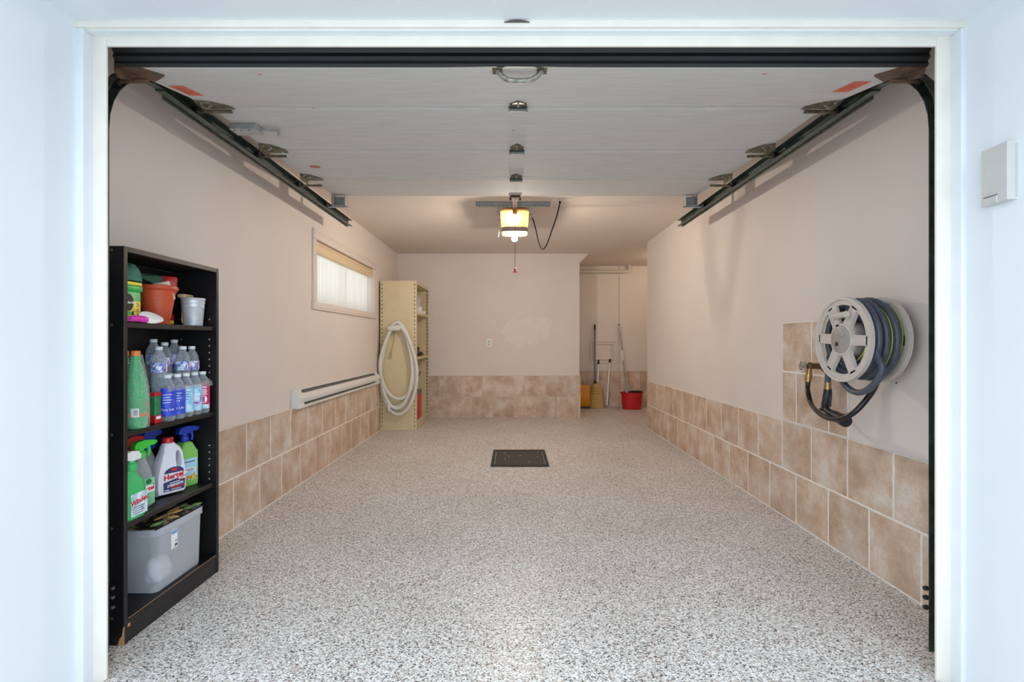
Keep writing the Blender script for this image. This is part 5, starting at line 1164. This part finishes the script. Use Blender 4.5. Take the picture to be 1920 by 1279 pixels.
put('lettering', text_bm('Hertel', 0.027, lambda u, v: HF(u + 0.002, v + 0.073 + u * .15, .0013), .001), INKRED, lb, local=True, smooth=0)
bm = nb(); disc(bm, lambda u, v: HF(u, v, .0006), -0.018, 0.022, 0.012, 0.008); disc(bm, lambda u, v: HF(u, v, .0006), 0.012, 0.104, 0.013, 0.011); put('leaf_mark', bm, M('leaf_ink', (30, 110, 60), .5), lb, local=True, smooth=0)
# white jug with handle hole
jg = thing('cleaner_jug', 'white plastic jug with red cap and navy label', 'jug', (-1.530, 2.216, Z3), rotz=-0.45)
# outline in (y, z), with the handle opening on the far side
outer = [(-0.058, 0.004), (-0.062, 0.02), (-0.061, 0.085), (-0.052, 0.13), (-0.036, 0.178), (-0.028, 0.20), (-0.026, 0.216), (-0.016, 0.232), (0.016, 0.232), (0.028, 0.220), (0.044, 0.206), (0.053, 0.185), (0.055, 0.15), (0.058, 0.11), (0.062, 0.06), (0.062, 0.014), (0.055, 0.003)]
hole = [(0.020, 0.125), (0.018, 0.155), (0.022, 0.182), (0.030, 0.192), (0.038, 0.185), (0.041, 0.16), (0.040, 0.130), (0.033, 0.118), (0.025, 0.118)]
bm = nb()
def ringverts(poly, x): return [bm.verts.new((x, y, z)) for y, z in poly]
def shrink(poly, cxy, k): return [((y - cxy[0]) * k + cxy[0], (z - cxy[1]) * k + cxy[1]) for y, z in poly]
hw = 0.034
lv = [(-hw, 0.93), (-hw + 0.012, 1.0), (hw - 0.012, 1.0), (hw, 0.93)]
ro = [ringverts(shrink(outer, (0, 0.11), k), x) for x, k in lv]; rh = [ringverts(shrink(hole, (0.03, 0.155), 2 - k), x) for x, k in lv]
for R_ in (ro, rh):
    for A, B in zip(R_, R_[1:]):
        n = len(A)
        for k in range(n): bm.faces.new((A[k], A[(k + 1) % n], B[(k + 1) % n], B[k]))
for j in (0, 3):
    es = []
    for loop in (ro[j], rh[j]):
        for k in range(len(loop)): es.append(bm.edges.get((loop[k], loop[(k + 1) % len(loop)])))
    bmesh.ops.triangle_fill(bm, use_beauty=True, edges=es)
# neck is slimmer than the belly
for v in bm.verts:
    if v.co.z > 0.13: v.co.x *= 1 - 0.45 * min(1, (v.co.z - 0.13) / 0.08)
put('jug_body', bm, JUGWHITE, jg, local=True, smooth=50)
bm = nb(); lathe(bm, [(0.020, 0.228), (0.0215, 0.230), (0.0215, 0.248), (0.019, 0.252), (0, 0.252)], (0, 0, 0), 20); put('cap', bm, REDPLAST, jg, local=True)
JF = lambda u, v, e=0.0: Vector((hw + 0.0008 + e, u + 0.006, v))
bm = nb(); pts_ = [(-0.042, 0.020), (0.046, 0.020), (0.050, 0.078), (-0.044, 0.060)]; bm.faces.new([bm.verts.new(JF(u, v)) for u, v in pts_]); 
bm.faces.new([bm.verts.new(JF(0.002 + 0.042 * math.cos(a_), 0.098 + 0.026 * math.sin(a_))) for a_ in [PI * k / 14 for k in range(15)]]); lb = put('label', bm, INKNAVY, jg, local=True, smooth=0)
put('lettering', text_bm('Hertel', 0.032, lambda u, v: JF(u, v + 0.084 + u * .12, .0008), .0012), INKRED, lb, local=True, smooth=0)
put('lettering', text_bm('PLUS', 0.013, lambda u, v: JF(u + 0.034, v + 0.069, .0016), .0006), INKWHITE, lb, local=True, smooth=0)
bm = nb(); patch(bm, lambda u, v: JF(u, v, .0008), 0.018, 0.049, 0.062, 0.075, 1, 1); patch(bm, lambda u, v: JF(u, v, .0008), -0.014, 0.047, 0.032, 0.038, 1, 1); disc(bm, lambda u, v: JF(u, v, .0008), 0.002, 0.112, 0.014, 0.006); put('label_band', bm, INKRED, lb, local=True, smooth=0)
put('lettering', text_bm('STRENGTH', 0.0135, lambda u, v: JF(u + 0.006, v + 0.045 + u * .1, .0012), .0006), INKWHITE, lb, local=True, smooth=0)
bm = nb(); patch(bm, lambda u, v: JF(u, v + u * .1, .0012), -0.018, 0.024, 0.0545, 0.0575, 2, 1); put('label_line', bm, INKWHITE, lb, local=True, smooth=0)
bm = nb(); patch(bm, lambda u, v: JF(u, v, .0008), -0.012, 0.03, 0.025, 0.0275, 1, 1); patch(bm, lambda u, v: JF(u, v, .0008), -0.038, -0.02, 0.024, 0.028, 1, 1); put('label_line', bm, INKWHITE, lb, local=True, smooth=0)
# lime garden sprayer
ls = thing('garden_sprayer', 'lime green spray bottle with a blue trigger at the far end', 'spray bottle', (-1.540, 2.345, Z3), rotz=-0.35)
bm = nb(); prism(bm, [(-0.045, 0), (0.045, 0), (0.048, 0.006), (0.048, 0.148), (0.044, 0.158), (0.017, 0.208), (-0.017, 0.208), (-0.044, 0.158), (-0.048, 0.148), (-0.048, 0.006)], -0.03, 0.03, 'X')
bmesh.ops.bevel(bm, geom=bm.edges[:], offset=0.005, segments=2, affect='EDGES'); put('bottle_body', bm, LIMEGREEN, ls, local=True)
trigger(ls, (0, 0, 0.206), TRIGBLUE, 1, 1.15)
LF = lambda u, v, e=0.0: Vector((0.0308 + e, u, v))
bm = nb(); patch(bm, LF, -0.036, 0.040, 0.03, 0.130, 1, 1); lb = put('label', bm, SKYLABEL, ls, local=True, smooth=0)
bm = nb(); patch(bm, lambda u, v: LF(u, v, .0006), -0.03, 0.032, 0.068, 0.086, 1, 1); put('label_band', bm, INKWHITE, lb, local=True, smooth=0)
bm = nb()
for u, v in ((0.0, 0.045), (0.02, 0.05), (0.012, 0.036), (0.03, 0.038), (-0.012, 0.04)): disc(bm, lambda a_, b_: LF(a_, b_, .0007), u, v, 0.009, 0.009, 10)
put('flower_picture', bm, FLOWERPIC, lb, local=True, smooth=0)
bm = nb(); patch(bm, lambda u, v: LF(u, v, .0012), -0.024, 0.026, 0.078, 0.081, 1, 1); patch(bm, lambda u, v: LF(u, v, .0012), -0.01, 0.022, 0.071, 0.074, 1, 1); patch(bm, lambda u, v: LF(u, v, .0006), -0.022, 0.028, 0.113, 0.117, 1, 1); put('label_line', bm, INKNAVY, lb, local=True, smooth=0)
# three bottles standing behind
def rear_spray(lab, loc, tm, k, body=SPRAYCLR, rz=0.0, d=1):
    t_ = thing('spray_cleaner', lab, 'spray bottle', loc, rotz=rz)
    flatbottle(t_, [(0.0, 0.003), (0.034, 0.0), (0.038, 0.006), (0.038, 0.12), (0.034, 0.16), (0.020, 0.195), (0.016, 0.205)], body, 0.7, 1.0, 0.7)
    trigger(t_, (0, 0, 0.203), tm, d, k); return t_
rear_spray('clear spray bottle with a red trigger behind the green trigger', (-1.590, 2.068, Z3), TRIGRED, 1.25)
rear_spray('clear spray bottle with a big blue trigger at the back', (-1.600, 2.185, Z3 ), TRIGBLUE, 1.35)
t_ = thing('brown_bottle', 'brown bottle with a grey cap behind the green spray bottle', 'bottle', (-1.575, 1.955, Z3))
bm = nb(); lathe(bm, [(0.0, 0.003), (0.034, 0.0), (0.037, 0.006), (0.037, 0.15), (0.030, 0.19), (0.016, 0.215), (0.016, 0.225)], (0, 0, 0), 22); put('bottle_body', bm, GREYBROWN, t_, local=True)
bm = nb(); lathe(bm, [(0.019, 0.224), (0.019, 0.248), (0.015, 0.252), (0, 0.252)], (0, 0, 0), 18); put('cap', bm, M('grey_cap', (120, 118, 116), .5), t_, local=True)
bm = nb(); lathe(bm, [(0.0376, 0.07), (0.0376, 0.12)], (0, 0, 0), 22)
for f in [f for f in bm.faces if len(f.verts) > 4]: bm.faces.remove(f)
put('label', bm, M('rust_label', (150, 80, 56), .5), t_, local=True)

# --- bottom bay: storage bin (surface .09)
Z4 = 0.0905
bn = thing('storage_bin', 'milky translucent plastic storage bin at the bottom of the bookcase', 'storage bin', (-1.535, 2.17, Z4))
bx0, bx1, by0, by1, bz1 = -1.628, -1.440, 2.012, 2.338, 0.352
bm = nb()
def rrect(x0, x1, y0, y1, r, z, n=4):
    out = []
    for (cx, cy, a0) in ((x1 - r, y1 - r, 0), (x0 + r, y1 - r, PI / 2), (x0 + r, y0 + r, PI), (x1 - r, y0 + r, 1.5 * PI)):
        for k in range(n + 1): out.append((cx + r * math.cos(a0 + PI / 2 * k / n), cy + r * math.sin(a0 + PI / 2 * k / n), z))
    return out
def loft(bm, rings, cap0=True, cap1=False):
    rv = [[bm.verts.new(p) for p in R_] for R_ in rings]
    for A, B in zip(rv, rv[1:]):
        n = len(A)
        for k in range(n): bm.faces.new((A[k], A[(k + 1) % n], B[(k + 1) % n], B[k]))
    if cap0: bm.faces.new(rv[0][::-1])
    if cap1: bm.faces.new(rv[-1])
loft(bm, [rrect(bx0 + 0.014, bx1 - 0.012, by0 + 0.022, by1 - 0.018, 0.02, Z4), rrect(bx0 + 0.010, bx1 - 0.009, by0 + 0.016, by1 - 0.013, 0.025, Z4 + 0.01), rrect(bx0 + 0.004, bx1 - 0.003, by0 + 0.008, by1 - 0.006, 0.03, bz1 - 0.03)])
body = put('bin_body', bm, BINCLR, bn, smooth=50)
bm = nb(); loft(bm, [rrect(bx0 + 0.004, bx1 - 0.003, by0 + 0.008, by1 - 0.006, 0.03, bz1 - 0.032), rrect(bx0, bx1 + 0.003, by0 + 0.002, by1, 0.032, bz1 - 0.030), rrect(bx0, bx1 + 0.003, by0 + 0.002, by1, 0.032, bz1), rrect(bx0 + 0.008, bx1 - 0.006, by0 + 0.01, by1 - 0.008, 0.026, bz1), rrect(bx0 + 0.008, bx1 - 0.006, by0 + 0.01, by1 - 0.008, 0.026, bz1 - 0.03)], False); put('bin_rim', bm, BINCLR, bn, smooth=30)
BF = lambda u, v, e=0.0: Vector((bx1 - 0.0035 + e, u, v))
bm = nb(); patch(bm, BF, 2.112, 2.152, 0.235, 0.318, 1, 1); lb = put('price_label', bm, INKWHITE, bn, smooth=0)
bm = nb(); patch(bm, lambda u, v: BF(u, v, .0007), 2.114, 2.150, 0.297, 0.309, 1, 1); patch(bm, lambda u, v: BF(u, v, .0007), 2.134, 2.150, 0.262, 0.268, 1, 1); put('label_print', bm, M('label_blue', (110, 160, 216), .5), lb, smooth=0)
bm = nb(); patch(bm, lambda u, v: BF(u, v, .0007), 2.134, 2.138, 0.240, 0.254, 1, 1); patch(bm, lambda u, v: BF(u, v, .0007), 2.140, 2.149, 0.242, 0.252, 1, 1); put('label_code', bm, INKBLK, lb, smooth=0)
# what the bin holds
bm = nb(); vs = ball(bm, (0, 0, 0), 1, 3); 
for v in vs:
    n_ = v.co.normalized(); k = 1 + .12 * math.sin(5 * n_.x + 3 * n_.z) + .1 * math.sin(6 * n_.y - 2)
    v.co = Vector((-1.505 + n_.x * .042 * k, 2.115 + n_.y * .062 * k, Z4 + .062 + n_.z * .05 * k))
tag(put('white_bag', bm, BAGWHITE, smooth=80), 'crumpled white bag showing through the bin wall', 'bag')
bm = nb(); box(bm, (-1.575, 2.055, Z4 + 0.018), (-1.515, 2.065, Z4 + 0.105), 0.002); tag(put('dark_card', bm, M('grey_card', (120, 118, 126), .6)), 'small dark card showing through the end of the bin', 'card')
lc = thing('leaf_print_cloth', 'leaf patterned dark cloth heaped in the top of the bin', 'cloth', (-1.535, 2.175, 0.30))
bm = nb(); n, m_ = 26, 14; rr = random.Random(8); g = []
for j in range(n + 1):
    row = []
    for i in range(m_ + 1):
        u, v = i / m_, j / n; X = bx0 + 0.014 + (bx1 - bx0 - 0.026) * u; Y = by0 + 0.016 + (by1 - by0 - 0.03) * v
        e_ = min(1, 6 * min(u, 1 - u)) * min(1, 6 * min(v, 1 - v))
        row.append(bm.verts.new((X, Y, 0.336 + e_ * (0.016 + 0.010 * math.sin(9 * u + 4 * v) + 0.009 * math.sin(14 * v + 3 * u) + rr.uniform(-.003, .003)))))
    g.append(row)
for j in range(n):
    for i in range(m_): bm.faces.new((g[j][i], g[j][i + 1], g[j + 1][i + 1], g[j + 1][i]))
put('cloth_heap', bm, LEAFCLOTH, lc, smooth=80)
for k, (X, Y, a_, L_, mt) in enumerate([(-1.47, 2.07, 1.3, .035, LEAFGRN), (-1.50, 2.14, 1.4, .045, LEAFTAN), (-1.49, 2.20, 1.1, .04, LEAFTAN), (-1.52, 2.24, 1.5, .04, LEAFTAN), (-1.47, 2.155, 0.3, .03, LEAFTAN), (-1.48, 2.28, 1.2, .03, LEAFGRN), (-1.52, 2.305, 1.6, .03, LEAFGRN), (-1.46, 2.31, 0.9, .022, LEAFGRN)]):
    bm = nb(); vs = ball(bm, (0, 0, 0), 1, 2)
    for v in vs:
        y_ = v.co.y; tp = 1 - 0.5 * abs(y_); c_ = Vector((v.co.x * .013 * tp, y_ * L_, v.co.z * .006)); q = a_ - PI / 2
        v.co = Vector((X + c_.x * math.cos(q) - c_.y * math.sin(q), Y + c_.x * math.sin(q) + c_.y * math.cos(q), 0.362 + c_.z + 0.004 * math.sin(k)))
    put('leaf_motif', bm, mt, lc, smooth=80)
bm = nb(); tube(bm, cr([(-1.446, 2.02, .352), (-1.440, 2.10, .357), (-1.438, 2.2, .357), (-1.442, 2.32, .357), (-1.452, 2.365, .364), (-1.50, 2.385, .372), (-1.54, 2.37, .372), (-1.55, 2.32, .366)], 5), 0.0022, 6); put('draw_cord', bm, CORDBLK, lc)
# paint scuffs low on the left track side of the bookcase are part of the black laminate
print('objects', len(bpy.data.objects))
